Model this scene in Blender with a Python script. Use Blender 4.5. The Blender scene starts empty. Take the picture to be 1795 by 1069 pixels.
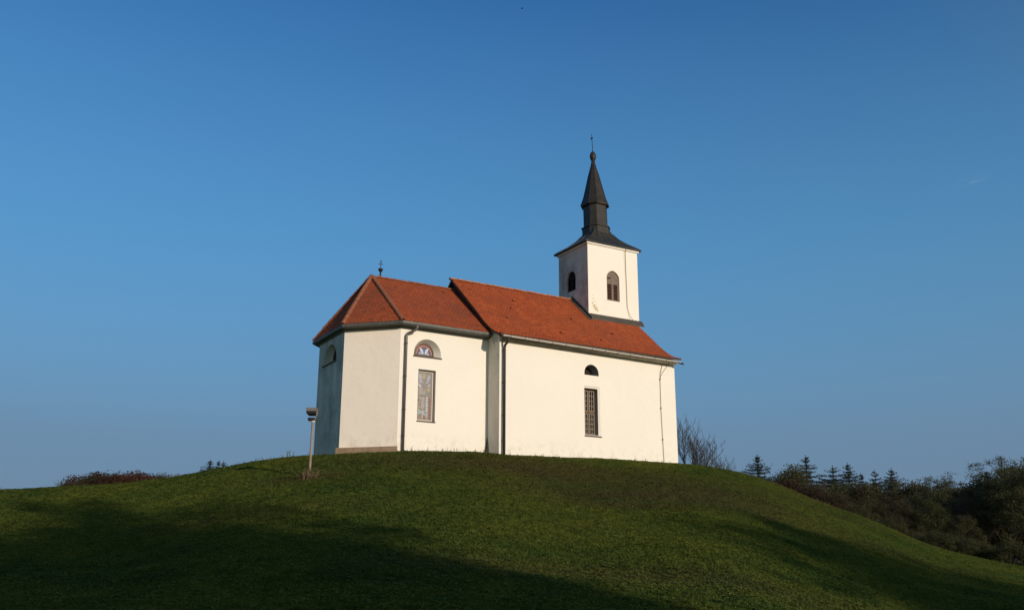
import bpy, bmesh, math, random
import numpy as np
from mathutils import Vector, Matrix
from mathutils.geometry import tessellate_polygon
SC = bpy.context.scene
COL = SC.collection
R = math.radians
random.seed(7)
rng = np.random.default_rng(7)

# ------------------------------------------------------------------ camera
CAM = np.array([-18.7595, -32.9897, -4.6472])
YAW, PITCH, ROLL, FPX, IW, IH = R(30.37), R(15.5751), R(0.187), 1700.0, 1795.0, 1069.0
def cam_axes():
    cy, sy, cp, sp = math.cos(YAW), math.sin(YAW), math.cos(PITCH), math.sin(PITCH)
    f = np.array([sy*cp, cy*cp, sp]); r = np.array([cy, -sy, 0.0]); u = np.cross(r, f)
    cr, sr = math.cos(ROLL), math.sin(ROLL)
    return f, cr*r + sr*u, -sr*r + cr*u
FWD, RGT, UPV = cam_axes()
def ray(x, y):
    d = FWD*FPX + RGT*(x - IW/2) - UPV*(y - IH/2)
    return d/np.linalg.norm(d)
cd = bpy.data.cameras.new('camera'); camo = bpy.data.objects.new('camera', cd); COL.objects.link(camo)
cd.sensor_width = 36.0; cd.sensor_fit = 'HORIZONTAL'; cd.lens = FPX/IW*36.0
cd.clip_start = 0.1; cd.clip_end = 6000
camo.matrix_world = Matrix(((RGT[0], UPV[0], -FWD[0], CAM[0]), (RGT[1], UPV[1], -FWD[1], CAM[1]),
                            (RGT[2], UPV[2], -FWD[2], CAM[2]), (0, 0, 0, 1)))
SC.camera = camo

# ------------------------------------------------------------------ light
SUN_AZ, SUN_EL = R(6.0), R(14.0)          # azimuth from -y towards +x
S = np.array([math.sin(SUN_AZ)*math.cos(SUN_EL), -math.cos(SUN_AZ)*math.cos(SUN_EL), math.sin(SUN_EL)])
sl = bpy.data.lights.new('sun', 'SUN'); so = bpy.data.objects.new('sun', sl); COL.objects.link(so)
sl.energy = 3.4; sl.angle = R(0.6); sl.color = (1.0, 0.84, 0.66)
so.rotation_euler = Vector(S).to_track_quat('Z', 'Y').to_euler()
w = bpy.data.worlds.new('World'); SC.world = w; w.use_nodes = True
wn, wl = w.node_tree.nodes, w.node_tree.links
bg = wn['Background']; sky = wn.new('ShaderNodeTexSky'); sky.sky_type = 'NISHITA'
sky.sun_disc = False; sky.sun_elevation = SUN_EL
sky.sun_rotation = math.atan2(S[0], S[1])
sky.altitude = 300; sky.air_density = 1.0; sky.dust_density = 0.0; sky.ozone_density = 5.0
bg.inputs['Strength'].default_value = 0.10
# clear air above, a band of bluish grey haze towards the horizon (by elevation only)
def wmix(mode, a, b, fac=1.0):
    m = wn.new('ShaderNodeMix'); m.data_type = 'RGBA'; m.blend_type = mode
    for k, v in ((0, fac), (6, a), (7, b)):
        if isinstance(v, (int, float)): m.inputs[k].default_value = v
        elif isinstance(v, tuple): m.inputs[k].default_value = (*v, 1)
        else: wl.new(v, m.inputs[k])
    return m.outputs[2]
def wramp(fac, stops):
    r_ = wn.new('ShaderNodeValToRGB'); e = r_.color_ramp.elements
    while len(e) < len(stops): e.new(0.5)
    for i, (p, c) in enumerate(stops):
        e[i].position = p; e[i].color = (c, c, c, 1) if isinstance(c, (int, float)) else (*c, 1)
    wl.new(fac, r_.inputs[0]); return r_.outputs[0]
wtc = wn.new('ShaderNodeTexCoord'); wsx = wn.new('ShaderNodeSeparateXYZ'); wl.new(wtc.outputs['Generated'], wsx.inputs[0])
clear = wmix('MULTIPLY', sky.outputs[0], (0.70, 1.23, 1.39))
hazec = wmix('MULTIPLY', wramp(wsx.outputs[2], [(0.0, (0.150, 0.210, 0.31)), (0.13, (0.148, 0.238, 0.350)), (0.33, (0.125, 0.31, 0.455))]), (10.0, 10.0, 10.0))
away = wmix('MIX', clear, hazec, wramp(wsx.outputs[2], [(0.0, 1.0), (0.13, 0.92), (0.33, 0.45), (0.55, 0.0)]))
# towards the sun the sky stays pale and warm
wdot = wn.new('ShaderNodeVectorMath'); wdot.operation = 'DOT_PRODUCT'; wl.new(wtc.outputs['Generated'], wdot.inputs[0]); wdot.inputs[1].default_value = tuple(S)
sunward = wmix('MULTIPLY', sky.outputs[0], (2.3, 1.55, 1.0))
wma = wn.new('ShaderNodeMath'); wma.operation = 'MULTIPLY_ADD'; wl.new(wdot.outputs['Value'], wma.inputs[0]); wma.inputs[1].default_value = 0.5; wma.inputs[2].default_value = 0.5
skyc = wmix('MIX', away, sunward, wramp(wma.outputs[0], [(0.36, 0.0), (0.62, 1.0)]))
# one faint wisp of cirrus
WD = ray(1706, 316); wmp = wn.new('ShaderNodeMapping'); wl.new(wtc.outputs['Generated'], wmp.inputs['Vector'])
wmp.inputs['Location'].default_value = tuple(-WD)
wmp.vector_type = 'TEXTURE'; wmp.inputs['Location'].default_value = tuple(WD); wmp.inputs['Scale'].default_value = (0.022, 0.022, 0.0085)
wln = wn.new('ShaderNodeVectorMath'); wln.operation = 'LENGTH'; wl.new(wmp.outputs[0], wln.inputs[0])
wnz = wn.new('ShaderNodeTexNoise'); wnz.inputs['Scale'].default_value = 1.6; wnz.inputs['Detail'].default_value = 5; wnz.inputs['Distortion'].default_value = 1.2; wl.new(wmp.outputs[0], wnz.inputs['Vector'])
wfa = wn.new('ShaderNodeMath'); wfa.operation = 'MULTIPLY'; wl.new(wramp(wln.outputs['Value'], [(0.0, 1.0), (0.9, 0.0)]), wfa.inputs[0]); wl.new(wramp(wnz.outputs['Fac'], [(0.42, 0.0), (0.75, 0.32)]), wfa.inputs[1])
wl.new(wmix('MIX', skyc, (2.6, 4.0, 5.6), wfa.outputs[0]), bg.inputs['Color'])
SC.view_settings.view_transform = 'Standard'; SC.view_settings.look = 'None'
SC.view_settings.exposure = 0.0; SC.view_settings.gamma = 1.0

# ------------------------------------------------------------------ helpers
def tag(o, label=None, cat=None, group=None, kind=None):
    if label: o['label'] = label
    if cat: o['category'] = cat
    if group: o['group'] = group
    if kind: o['kind'] = kind
    return o
def empty(name, loc=(0, 0, 0)):
    o = bpy.data.objects.new(name, None); o.location = loc; o.empty_display_size = 0.3; COL.objects.link(o); return o
class MB:
    def __init__(s): s.v = []; s.f = []; s.m = []; s.t = []
    def add(s, vs, fs, m=0, t=0.5):
        n = len(s.v); s.v += [tuple(v) for v in vs]
        for f in fs: s.f.append(tuple(i+n for i in f)); s.m.append(m); s.t.append(t)
    def quad(s, a, b, c, d, m=0): s.add([a, b, c, d], [(0, 1, 2, 3)], m)
    def box(s, x0, y0, z0, x1, y1, z1, m=0):
        s.add([(x0,y0,z0),(x1,y0,z0),(x1,y1,z0),(x0,y1,z0),(x0,y0,z1),(x1,y0,z1),(x1,y1,z1),(x0,y1,z1)],
              [(0,3,2,1),(4,5,6,7),(0,1,5,4),(1,2,6,5),(2,3,7,6),(3,0,4,7)], m)
    def tube(s, pts, rad, n=8, m=0, cap=True, t=0.5):
        pts = [Vector(p) for p in pts]
        if not isinstance(rad, (list, tuple)): rad = [rad]*len(pts)
        rings = []; ref = None
        for i, p in enumerate(pts):
            d = (pts[min(i+1, len(pts)-1)] - pts[max(i-1, 0)]).normalized()
            if ref is None:
                ref = d.orthogonal().normalized()
            else:
                ref = (ref - d*ref.dot(d))
                ref = ref.normalized() if ref.length > 1e-5 else d.orthogonal().normalized()
            b = d.cross(ref)
            rings.append([p + (ref*math.cos(a) + b*math.sin(a))*rad[i] for a in [2*math.pi*k/n for k in range(n)]])
        vs = [v for r_ in rings for v in r_]; fs = []
        for i in range(len(pts)-1):
            for k in range(n):
                fs.append((i*n+k, i*n+(k+1) % n, (i+1)*n+(k+1) % n, (i+1)*n+k))
        if cap: fs.append(tuple(range(n-1, -1, -1))); fs.append(tuple((len(pts)-1)*n+k for k in range(n)))
        s.add(vs, fs, m, t)
    def lathe(s, cx, cy, prof, n=12, m=0, dx=0.0, z0=0.0):
        vs = []; fs = []
        for (r_, z) in prof:
            for k in range(n):
                a = 2*math.pi*k/n; vs.append((cx+r_*math.cos(a)+dx*(z-z0), cy+r_*math.sin(a), z))
        for i in range(len(prof)-1):
            for k in range(n): fs.append((i*n+k, i*n+(k+1) % n, (i+1)*n+(k+1) % n, (i+1)*n+k))
        fs.append(tuple(range(n-1, -1, -1))); fs.append(tuple((len(prof)-1)*n+k for k in range(n)))
        s.add(vs, fs, m)
    def prism(s, poly, dirv, m=0):
        n = len(poly); d = Vector(dirv); a = [Vector(p) for p in poly]; b = [p+d for p in a]
        s.add(a+b, [tuple(range(n-1, -1, -1)), tuple(range(n, 2*n))] + [(i, (i+1) % n, n+(i+1) % n, n+i) for i in range(n)], m)
    def build(s, name, mats, parent=None, smooth=False, fix=True):
        me = bpy.data.meshes.new(name); me.from_pydata(s.v, [], s.f)
        if not isinstance(mats, (list, tuple)): mats = [mats]
        for m in mats: me.materials.append(m)
        me.polygons.foreach_set('material_index', s.m)
        at = me.attributes.new('tint', 'FLOAT', 'FACE'); at.data.foreach_set('value', s.t)
        if smooth: me.polygons.foreach_set('use_smooth', [True]*len(me.polygons))
        if fix:
            b = bmesh.new(); b.from_mesh(me); bmesh.ops.recalc_face_normals(b, faces=b.faces); b.to_mesh(me); b.free()
        me.update()
        o = bpy.data.objects.new(name, me); COL.objects.link(o)
        if parent is not None:
            o.parent = parent
            o.matrix_parent_inverse = Matrix.Translation(-Vector(parent.matrix_basis.translation if parent.parent is None else parent.matrix_basis.translation))
        return o

class NT:
    """small node-graph helper"""
    def __init__(s, name, rough=0.8, metal=0.0, spec=0.3):
        s.mat = bpy.data.materials.new(name); s.mat.use_nodes = True
        s.n, s.l = s.mat.node_tree.nodes, s.mat.node_tree.links
        s.b = s.n['Principled BSDF']
        s.b.inputs['Roughness'].default_value = rough; s.b.inputs['Metallic'].default_value = metal
        s.b.inputs['Specular IOR Level'].default_value = spec
    def pos(s, scale=(1, 1, 1)):
        g = s.n.new('ShaderNodeNewGeometry'); m = s.n.new('ShaderNodeMapping'); m.inputs['Scale'].default_value = scale
        s.l.new(g.outputs['Position'], m.inputs['Vector']); return m.outputs[0]
    def noise(s, scale, detail=4, rough=0.55, vec=None, dist=0.0):
        t = s.n.new('ShaderNodeTexNoise'); t.inputs['Scale'].default_value = scale
        t.inputs['Detail'].default_value = detail; t.inputs['Roughness'].default_value = rough; t.inputs['Distortion'].default_value = dist
        s.l.new(vec if vec is not None else s.pos(), t.inputs['Vector']); return t.outputs['Fac']
    def ramp(s, fac, stops):
        r_ = s.n.new('ShaderNodeValToRGB'); e = r_.color_ramp.elements
        while len(e) < len(stops): e.new(0.5)
        for i, (p, c) in enumerate(stops):
            e[i].position = p; e[i].color = (c, c, c, 1) if isinstance(c, (int, float)) else (*c, 1)
        s.l.new(fac, r_.inputs[0]); return r_.outputs[0]
    def mix(s, fac, a, b, mode='MIX'):
        m = s.n.new('ShaderNodeMix'); m.data_type = 'RGBA'; m.blend_type = mode
        for k, v in ((0, fac), (6, a), (7, b)):
            if isinstance(v, (int, float)): m.inputs[k].default_value = v
            elif isinstance(v, tuple): m.inputs[k].default_value = (*v, 1)
            else: s.l.new(v, m.inputs[k])
        return m.outputs[2]
    def math(s, op, a, b=0.0, clamp=False):
        m = s.n.new('ShaderNodeMath'); m.operation = op; m.use_clamp = clamp
        for k, v in ((0, a), (1, b)):
            if isinstance(v, (int, float)): m.inputs[k].default_value = v
            else: s.l.new(v, m.inputs[k])
        return m.outputs[0]
    def attr(s, name, typ='GEOMETRY'):
        a = s.n.new('ShaderNodeAttribute'); a.attribute_name = name; a.attribute_type = typ; return a.outputs['Fac']
    def sep(s, vec):
        x = s.n.new('ShaderNodeSeparateXYZ'); s.l.new(vec, x.inputs[0]); return x.outputs
    def bump(s, h, strength=0.3, dist=0.02):
        b = s.n.new('ShaderNodeBump'); b.inputs['Strength'].default_value = strength; b.inputs['Distance'].default_value = dist
        s.l.new(h, b.inputs['Height']); s.l.new(b.outputs[0], s.b.inputs['Normal'])
    def col(s, c):
        if isinstance(c, tuple): s.b.inputs['Base Color'].default_value = (*c, 1)
        else: s.l.new(c, s.b.inputs['Base Color'])
        return s.mat
def mottled(name, a, b, scale=3.0, rough=0.8, metal=0.0, bump=0.2, spec=0.3, bs=None):
    t = NT(name, rough, metal, spec)
    f = t.noise(scale, 6, 0.65)
    t.bump(t.noise(bs or scale*8, 4), bump, 0.01)
    return t.col(t.mix(t.ramp(f, [(0.3, 0.0), (0.7, 1.0)]), a, b))

# ------------------------------------------------------------------ materials
def plaster(name, base, dark, amount):
    t = NT(name, 0.92, 0, 0.15)
    big = t.noise(0.5, 5, 0.6)
    c = t.mix(t.ramp(big, [(0.35, 0.0), (0.7, 1.0)]), base, tuple(k*0.97 for k in base))
    blot = t.noise(1.7, 8, 0.7, t.pos((1, 1, 0.8)))
    st = t.ramp(blot, [(0.66-amount, 0.0), (0.80-amount*0.6, 1.0)])
    c = t.mix(t.math('MULTIPLY', st, 0.22+amount*8), c, dark)
    z = t.sep(t.pos())[2]
    near = t.ramp(t.math('MULTIPLY', z, 1.0), [(0.10, 1.0), (0.75, 0.0)])
    spl = t.ramp(t.noise(3.4, 8, 0.75), [(0.50-amount, 0.0), (0.72, 1.0)])
    c = t.mix(t.math('MULTIPLY', t.math('MULTIPLY', near, spl), 0.5), c, tuple(k*0.62 for k in dark))
    run = t.ramp(t.noise(1.0, 6, 0.7, t.pos((3.2, 3.2, 0.22))), [(0.58, 0.0), (0.74, 1.0)])
    c = t.mix(t.math('MULTIPLY', run, 0.06+amount*2.5), c, dark)
    h = t.math('ADD', t.noise(2.2, 3), t.math('MULTIPLY', t.noise(60, 3), 0.12))
    t.bump(h, 0.45, 0.035)
    return t.col(c)
M_plaster = plaster('lime_plaster', (0.82, 0.785, 0.72), (0.66, 0.59, 0.49), 0.015)
M_plaster_bright_stained = plaster('lime_plaster_brightened_stained', (0.90, 0.815, 0.725), (0.64, 0.54, 0.43), 0.02)  # some stains; base colour raised so the angled apse wall looks better lit
def weathered_or_shaded(name, a, b, c3):
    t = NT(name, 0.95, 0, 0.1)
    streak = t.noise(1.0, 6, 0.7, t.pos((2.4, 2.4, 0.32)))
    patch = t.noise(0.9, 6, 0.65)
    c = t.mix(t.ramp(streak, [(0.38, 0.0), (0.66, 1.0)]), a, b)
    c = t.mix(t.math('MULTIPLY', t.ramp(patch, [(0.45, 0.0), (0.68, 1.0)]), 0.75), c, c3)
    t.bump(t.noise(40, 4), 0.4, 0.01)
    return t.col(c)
M_wall_algae = weathered_or_shaded('weathered_plaster', (0.56, 0.60, 0.56), (0.36, 0.41, 0.38), (0.24, 0.28, 0.26))
M_wall_grey = weathered_or_shaded('shade_toned_plaster', (0.76, 0.70, 0.63), (0.64, 0.59, 0.52), (0.46, 0.48, 0.40))  # mossy patches; the step face's shade is also put into the grey
M_reveal = weathered_or_shaded('shade_toned_reveal', (0.34, 0.33, 0.30), (0.28, 0.27, 0.25), (0.24, 0.24, 0.22))  # recess plaster darkened to paint in the shade of the nave windows
M_tower_side = weathered_or_shaded('sooty_plaster', (0.62, 0.57, 0.55), (0.48, 0.44, 0.43), (0.20, 0.175, 0.18))
def tilemat(name, a, b, c3, d):
    t = NT(name, 0.85, 0, 0.2)
    tint = t.attr('tint')
    c = t.mix(t.ramp(tint, [(0.0, 0.0), (0.6, 0.5), (1.0, 1.0)]), a, b)
    c = t.mix(t.ramp(t.noise(0.55, 6, 0.7), [(0.42, 0.0), (0.66, 1.0)]), c, c3)
    c = t.mix(t.ramp(t.math('GREATER_THAN', tint, 0.985), [(0, 0.0), (1, 0.7)]), c, d)
    c = t.mix(t.math('MULTIPLY', t.ramp(t.noise(14, 5, 0.7), [(0.5, 0.0), (0.75, 1.0)]), 0.35), c, d)
    t.bump(t.noise(70, 3), 0.3, 0.005)
    return t.col(c)
M_tile = tilemat('clay_tiles', (0.32, 0.068, 0.025), (0.46, 0.112, 0.036), (0.30, 0.074, 0.030), (0.19, 0.055, 0.03))
M_tile_old = tilemat('weathered_clay_tiles', (0.29, 0.064, 0.028), (0.38, 0.094, 0.036), (0.24, 0.070, 0.036), (0.13, 0.05, 0.032))
M_ridge = mottled('ridge_clay', (0.40, 0.13, 0.06), (0.42, 0.22, 0.13), 5)
M_hip = mottled('shade_darkened_ridge_clay', (0.20, 0.075, 0.042), (0.30, 0.12, 0.07), 5)  # hip caps darkened to stand in for the shadow line along the hip
M_deck = mottled('roof_timber', (0.06, 0.04, 0.032), (0.09, 0.06, 0.045), 4)
M_gable = mottled('dark_gable_boards', (0.020, 0.016, 0.016), (0.04, 0.03, 0.028), 3)
M_cornice = mottled('grey_cornice', (0.20, 0.175, 0.13), (0.32, 0.29, 0.23), 3)
M_soffit = mottled('grey_soffit', (0.13, 0.13, 0.12), (0.19, 0.185, 0.165), 2)
M_zinc_lit = mottled('pale_zinc', (0.50, 0.46, 0.42), (0.62, 0.58, 0.54), 6, 0.5, 0.3)
M_gutter = mottled('dark_gutter', (0.10, 0.105, 0.10), (0.15, 0.15, 0.14), 4, 0.55, 0.3)
M_pipe = mottled('downpipe_metal', (0.15, 0.125, 0.12), (0.22, 0.19, 0.18), 5, 0.45, 0.5)
M_pipe_dark = mottled('dark_downpipe', (0.045, 0.035, 0.035), (0.07, 0.06, 0.055), 5, 0.5, 0.3)
M_sheet = mottled('dark_sheet_metal', (0.028, 0.030, 0.031), (0.060, 0.060, 0.056), 2.5, 0.5, 0.35, 0.15)
M_spire = mottled('spire_sheet', (0.022, 0.021, 0.022), (0.046, 0.041, 0.038), 3, 0.5, 0.3, 0.15)
M_flash = mottled('lead_flashing', (0.07, 0.06, 0.05), (0.11, 0.095, 0.08), 3, 0.6, 0.3)
M_sill = mottled('sill_metal', (0.07, 0.06, 0.055), (0.11, 0.095, 0.085), 6, 0.6)
M_iron = mottled('wrought_iron', (0.02, 0.02, 0.022), (0.04, 0.038, 0.036), 10, 0.6, 0.5)
M_cable = mottled('earth_cable', (0.22, 0.19, 0.15), (0.30, 0.27, 0.22), 10, 0.6, 0.2)
M_plinth = mottled('brown_plinth', (0.24, 0.15, 0.10), (0.36, 0.27, 0.19), 5)
M_wood = mottled('brown_window_wood', (0.10, 0.058, 0.036), (0.15, 0.095, 0.062), 8, 0.7)
M_shutter = mottled('grey_shutter_wood', (0.13, 0.10, 0.08), (0.21, 0.17, 0.14), 8, 0.8)
M_louver = mottled('louvre_wood', (0.065, 0.032, 0.022), (0.10, 0.05, 0.035), 8, 0.8)
M_bar = mottled('pale_glazing_bar', (0.26, 0.215, 0.18), (0.36, 0.30, 0.26), 8, 0.6)
M_white = mottled('white_frame', (0.62, 0.56, 0.50), (0.72, 0.67, 0.62), 8, 0.6)
def flat(name, c, rough=0.25, spec=0.5):
    return mottled(name, c, tuple(k*0.75 for k in c), 9, rough, 0, 0.05, spec)
M_glass = flat('dark_glass', (0.02, 0.018, 0.018), 0.4, 0.15)
M_dark = flat('window_dark', (0.012, 0.011, 0.011), 0.7, 0.1)
SG = {k: flat('glass_'+k, c, 0.35) for k, c in dict(brown=(0.225, 0.205, 0.185), grey=(0.31, 0.30, 0.28), lilac=(0.33, 0.33, 0.43),
      yellow=(0.38, 0.31, 0.18), ice=(0.46, 0.52, 0.64), blue=(0.05, 0.09, 0.33), navy=(0.02, 0.03, 0.10), red=(0.25, 0.07, 0.045),
      rose=(0.27, 0.17, 0.155), cyan=(0.33, 0.42, 0.44)).items()}
#TERRAIN-BEGIN
# ------------------------------------------------------------------ terrain (a hill; heights are a function of x, y)
SKY = [(-900, 905, 56), (-300, 872, 50), (0, 857, 45), (130, 850, 43), (250, 842, 41.5), (330, 829, 40), (400, 815, 39), (450, 806, 38.3),
       (500, 798.5, 37.8), (550, 794.5, 37.2), (592, 792.5, 36.6), (640, 789.5, 36.4), (700, 787, 36.4), (790, 787.5, 36.7),
       (850, 789, 37), (880, 793, 37.3), (960, 797, 38.5), (1050, 801.5, 40), (1120, 806, 41.2), (1189, 809.5, 42.3),
       (1240, 815, 43.5), (1290, 824, 45), (1340, 838, 46), (1380, 853, 46.5), (1430, 876, 47), (1484, 894, 47), (1539, 913, 47), (1588, 937, 46.5),
       (1637, 956, 46), (1692, 970, 45.5), (1795, 993, 45), (2000, 1025, 45), (2600, 1070, 45)]
_az, _zc, _rr, _te = [], [], [], []
for (x_, y_, r_) in SKY:
    d_ = ray(x_, y_); hd = math.hypot(d_[0], d_[1])
    _az.append(math.degrees(math.atan2(d_[0], d_[1])) - 30.37); _rr.append(r_); _te.append(d_[2]/hd); _zc.append(CAM[2] + r_*d_[2]/hd - 0.06)
ZG = CAM[2] - 1.62                                    # ground under the photographer
AZ = np.arange(-180, 180.01, 0.25)
def _tab(v, far):
    a = np.array(_az); v = np.array(v)
    t = np.interp(AZ, np.concatenate(([-180, a[0]-45], a, [a[-1]+45, 180])), np.concatenate(([far, far], v, [far, far])))
    k = np.ones(7)/7
    return np.convolve(np.pad(t, 3, mode='wrap'), k, 'valid')
T_Z, T_R, T_E = _tab(_zc, ZG+0.2), _tab(_rr, 45), _tab(_te, 0.0)
T_F = np.interp(AZ, [-180, -60, -25, -8, 8, 14, 40, 90, 180], [ZG, -3.5, -2.5, -2, -2, -5.5, -8, -8, ZG])   # height far behind the crest
T_L = np.interp(AZ, [-180, -25, -10, 9, 13, 40, 180], [40, 40, 30, 30, 22, 22, 40])
T_P = np.interp(AZ, [-180, -16, -11, 9, 11.5, 180], [2, 3, 14, 14, 2, 2])                               # flat top before the fall
G_T = np.array([0, 0.15, 0.33, 0.50, 0.60, 0.74, 0.85, 0.93, 0.975, 1.0])
G_V = np.array([0, 0.065, 0.185, 0.34, 0.45, 0.63, 0.765, 0.895, 0.965, 1.0])
G_W = np.array([0, 0.07, 0.20, 0.37, 0.49, 0.67, 0.82, 0.92, 0.975, 1.0])
_rn = np.random.default_rng(3)
_wv = [(_rn.uniform(-1, 1, 2)*f, _rn.uniform(0, 6.28), a) for f, a, n in ((0.35, 0.05, 5), (1.1, 0.020, 6), (2.7, 0.009, 8), (6.0, 0.004, 8)) for _ in range(n)]
def terrain(x, y):
    x = np.asarray(x, float); y = np.asarray(y, float)
    dx, dy = x-CAM[0], y-CAM[1]; r = np.hypot(dx, dy)
    az = (np.degrees(np.arctan2(dx, dy)) - 30.37 + 180) % 360 - 180
    zc, rc, te = (np.interp(az, AZ, t) for t in (T_Z, T_R, T_E))
    zf, lf, pf = (np.interp(az, AZ, t) for t in (T_F, T_L, T_P))
    t = r/rc
    wr = np.clip((az-4)/8, 0, 1)
    g = np.interp(t, G_T, G_V)*(1-wr) + np.interp(t, G_T, G_W)*wr
    zi = ZG + (zc-ZG)*g
    d = np.maximum(r-rc, 0)
    q_ = np.clip((d-pf)/lf, 0, 1); q_ = q_*q_*(3-2*q_)
    zo = zc + te*0.6*np.minimum(d, 3)*np.exp(-d/3) + (zf-zc)*q_
    z = np.where(r < rc, zi, zo)
    und = sum(a*np.sin(k[0]*x+k[1]*y+p) for k, p, a in _wv)
    return z + und*np.clip(r/12, 0.2, 1)*(1-0.75*np.exp(-((t-1)/0.09)**2))
#TERRAIN-END
def tz(x, y): return float(terrain(x, y))
def polar(px, py, r):
    d = ray(px, py); h = math.hypot(d[0], d[1])
    return CAM[0]+d[0]/h*r, CAM[1]+d[1]/h*r, CAM[2]+d[2]/h*r
def ground_hit(px, py):
    d = ray(px, py); t = 3.0
    while t < 400:
        p = CAM + d*t
        if p[2] <= terrain(p[0], p[1]): return p
        t += 0.1
    return None

def make_terrain():
    az = np.concatenate((np.arange(-180, -36, 3), np.arange(-36, 36.01, 0.4), np.arange(39, 180, 3)))
    rr = np.concatenate((np.arange(0.5, 8, 0.75), np.arange(8, 52, 0.3), np.arange(53, 120, 2.5), [140, 180, 250, 400, 700, 1200, 2500, 5000]))
    A_, R_ = np.meshgrid(np.radians(az+30.37), rr)
    X = CAM[0]+R_*np.sin(A_); Y = CAM[1]+R_*np.cos(A_); Z = terrain(X, Y)
    Z = np.where(R_ > 200, Z - (R_-200)*0.02, Z)
    nr, na = X.shape
    V = np.stack([X, Y, Z], -1).reshape(-1, 3)
    V = np.vstack([V, [[CAM[0], CAM[1], ZG]]])
    i, j = np.meshgrid(np.arange(nr-1), np.arange(na), indexing='ij'); j2 = (j+1) % na
    F = np.stack([i*na+j, (i+1)*na+j, (i+1)*na+j2, i*na+j2], -1).reshape(-1, 4)
    faces = [tuple(f) for f in F.tolist()] + [(k, (k+1) % na, nr*na) for k in range(na)]
    me = bpy.data.meshes.new('ground'); me.from_pydata(V.tolist(), [], faces)
    me.polygons.foreach_set('use_smooth', [True]*len(me.polygons))
    b = bmesh.new(); b.from_mesh(me); bmesh.ops.recalc_face_normals(b, faces=b.faces)
    b.faces.ensure_lookup_table()
    if b.faces[0].normal.z < 0: bmesh.ops.reverse_faces(b, faces=b.faces)
    b.to_mesh(me); b.free()
    return me
# dry, brown patches of turf (real colour of the sward): pixel centre, radii on the ground, strength
DRY = []
for (px, py, a_, b_, s_) in [(760, 812, 4.0, 1.6, .6), (900, 820, 4.5, 1.9, 1.0), (1000, 824, 4.5, 1.9, .9), (1090, 835, 4.5, 1.9, .7), (1160, 868, 4.5, 2.2, 1.0), (1225, 862, 4.0, 2.6, .85),
                             (1110, 886, 2.2, .8, .8), (1290, 850, 3, 1.6, .4), (1400, 868, 2.5, 1.2, .6), (1460, 905, 2.6, 1.0, .6), (535, 838, 1.5, .7, .9), (1080, 1010, 5, 1.2, .5), (1540, 960, 3.5, 1.0, .5), (420, 905, 4, .9, .35)]:
    p_ = ground_hit(px, py)
    if p_ is not None: DRY.append((p_[0], p_[1], a_, b_, s_))
def dryness(x, y):
    v = np.zeros_like(x)
    c, s_ = math.cos(YAW), math.sin(YAW)
    for (X, Y, a_, b_, k) in DRY:
        u_ = (x-X)*c - (y-Y)*s_; v_ = (x-X)*s_ + (y-Y)*c
        v = np.maximum(v, k*np.exp(-((u_/a_)**2 + (v_/b_)**2)))
    return v
def grass_color(t, dry, leaf):
    f1 = t.noise(0.22, 4, 0.6); f2 = t.noise(2.3, 5, 0.7); f3 = t.noise(11, 3, 0.7)
    k = 1.42
    c = t.mix(t.ramp(f1, [(0.40, 0.0), (0.60, 1.0)]), (0.057*k, 0.089*k, 0.020*k), (0.110*k, 0.126*k, 0.022*k))
    c = t.mix(t.ramp(f2, [(0.40, 0.0), (0.66, 0.75)]), c, (0.044*k, 0.076*k, 0.019*k))
    f4 = t.noise(0.75, 4, 0.65)
    c = t.mix(t.math('MULTIPLY', t.ramp(f4, [(0.46, 0.0), (0.62, 1.0)]), 0.55), c, (0.110*k, 0.128*k, 0.024*k))
    c = t.mix(t.math('MULTIPLY', t.ramp(f3, [(0.52, 0.0), (0.72, 1.0)]), 0.3), c, (0.118*k, 0.135*k, 0.032*k))
    d = t.math('MULTIPLY', dry, t.ramp(t.noise(3.1, 5, 0.75), [(0.26, 0.35), (0.55, 1.0)]))
    return t.mix(d, c, (0.084*k, 0.068*k, 0.031*k))
tg = NT('turf_soil', 0.95, 0, 0.1)
c_ = grass_color(tg, tg.attr('dry'), False)
tg.bump(tg.noise(22, 5, 0.7), 0.8, 0.04)
M_turf = tg.col(tg.mix(0.22, c_, (0.036, 0.040, 0.012)))
tb = NT('grass_blade', 0.95, 0, 0.04)
gc_ = grass_color(tb, tb.attr('dry', 'INSTANCER'), True)
M_blade = tb.col(gc_)
gt_ = tb.n.new('ShaderNodeBsdfTranslucent'); gx_ = tb.n.new('ShaderNodeMixShader'); gx_.inputs[0].default_value = 0.36
tb.l.new(gc_, gt_.inputs['Color']); tb.l.new(tb.b.outputs[0], gx_.inputs[1]); tb.l.new(gt_.outputs[0], gx_.inputs[2]); tb.l.new(gx_.outputs[0], tb.n['Material Output'].inputs['Surface'])
me = make_terrain(); me.materials.append(M_turf)
co = np.empty(len(me.vertices)*3); me.vertices.foreach_get('co', co); co = co.reshape(-1, 3)
me.attributes.new('dry', 'FLOAT', 'POINT').data.foreach_set('value', dryness(co[:, 0], co[:, 1]))
ground = bpy.data.objects.new('ground', me); COL.objects.link(ground); ground['kind'] = 'structure'
# ------------------------------------------------------------------ chapel
L, ST, LC, D, W = 8.9834, 0.9436, 3.9079, 2.3718, 8.1493
HN, HC, MID, Q = 4.42, 4.86, 8.1493/2, math.sqrt(0.5)
BX, BY = -LC - D*Q, ST + D*Q; DY = W - BY
chapel = empty('chapel', (0, 0, 0))
tag(chapel, 'white village chapel with red tiled roofs and slim dark bell turret on the hilltop', 'chapel')

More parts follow.
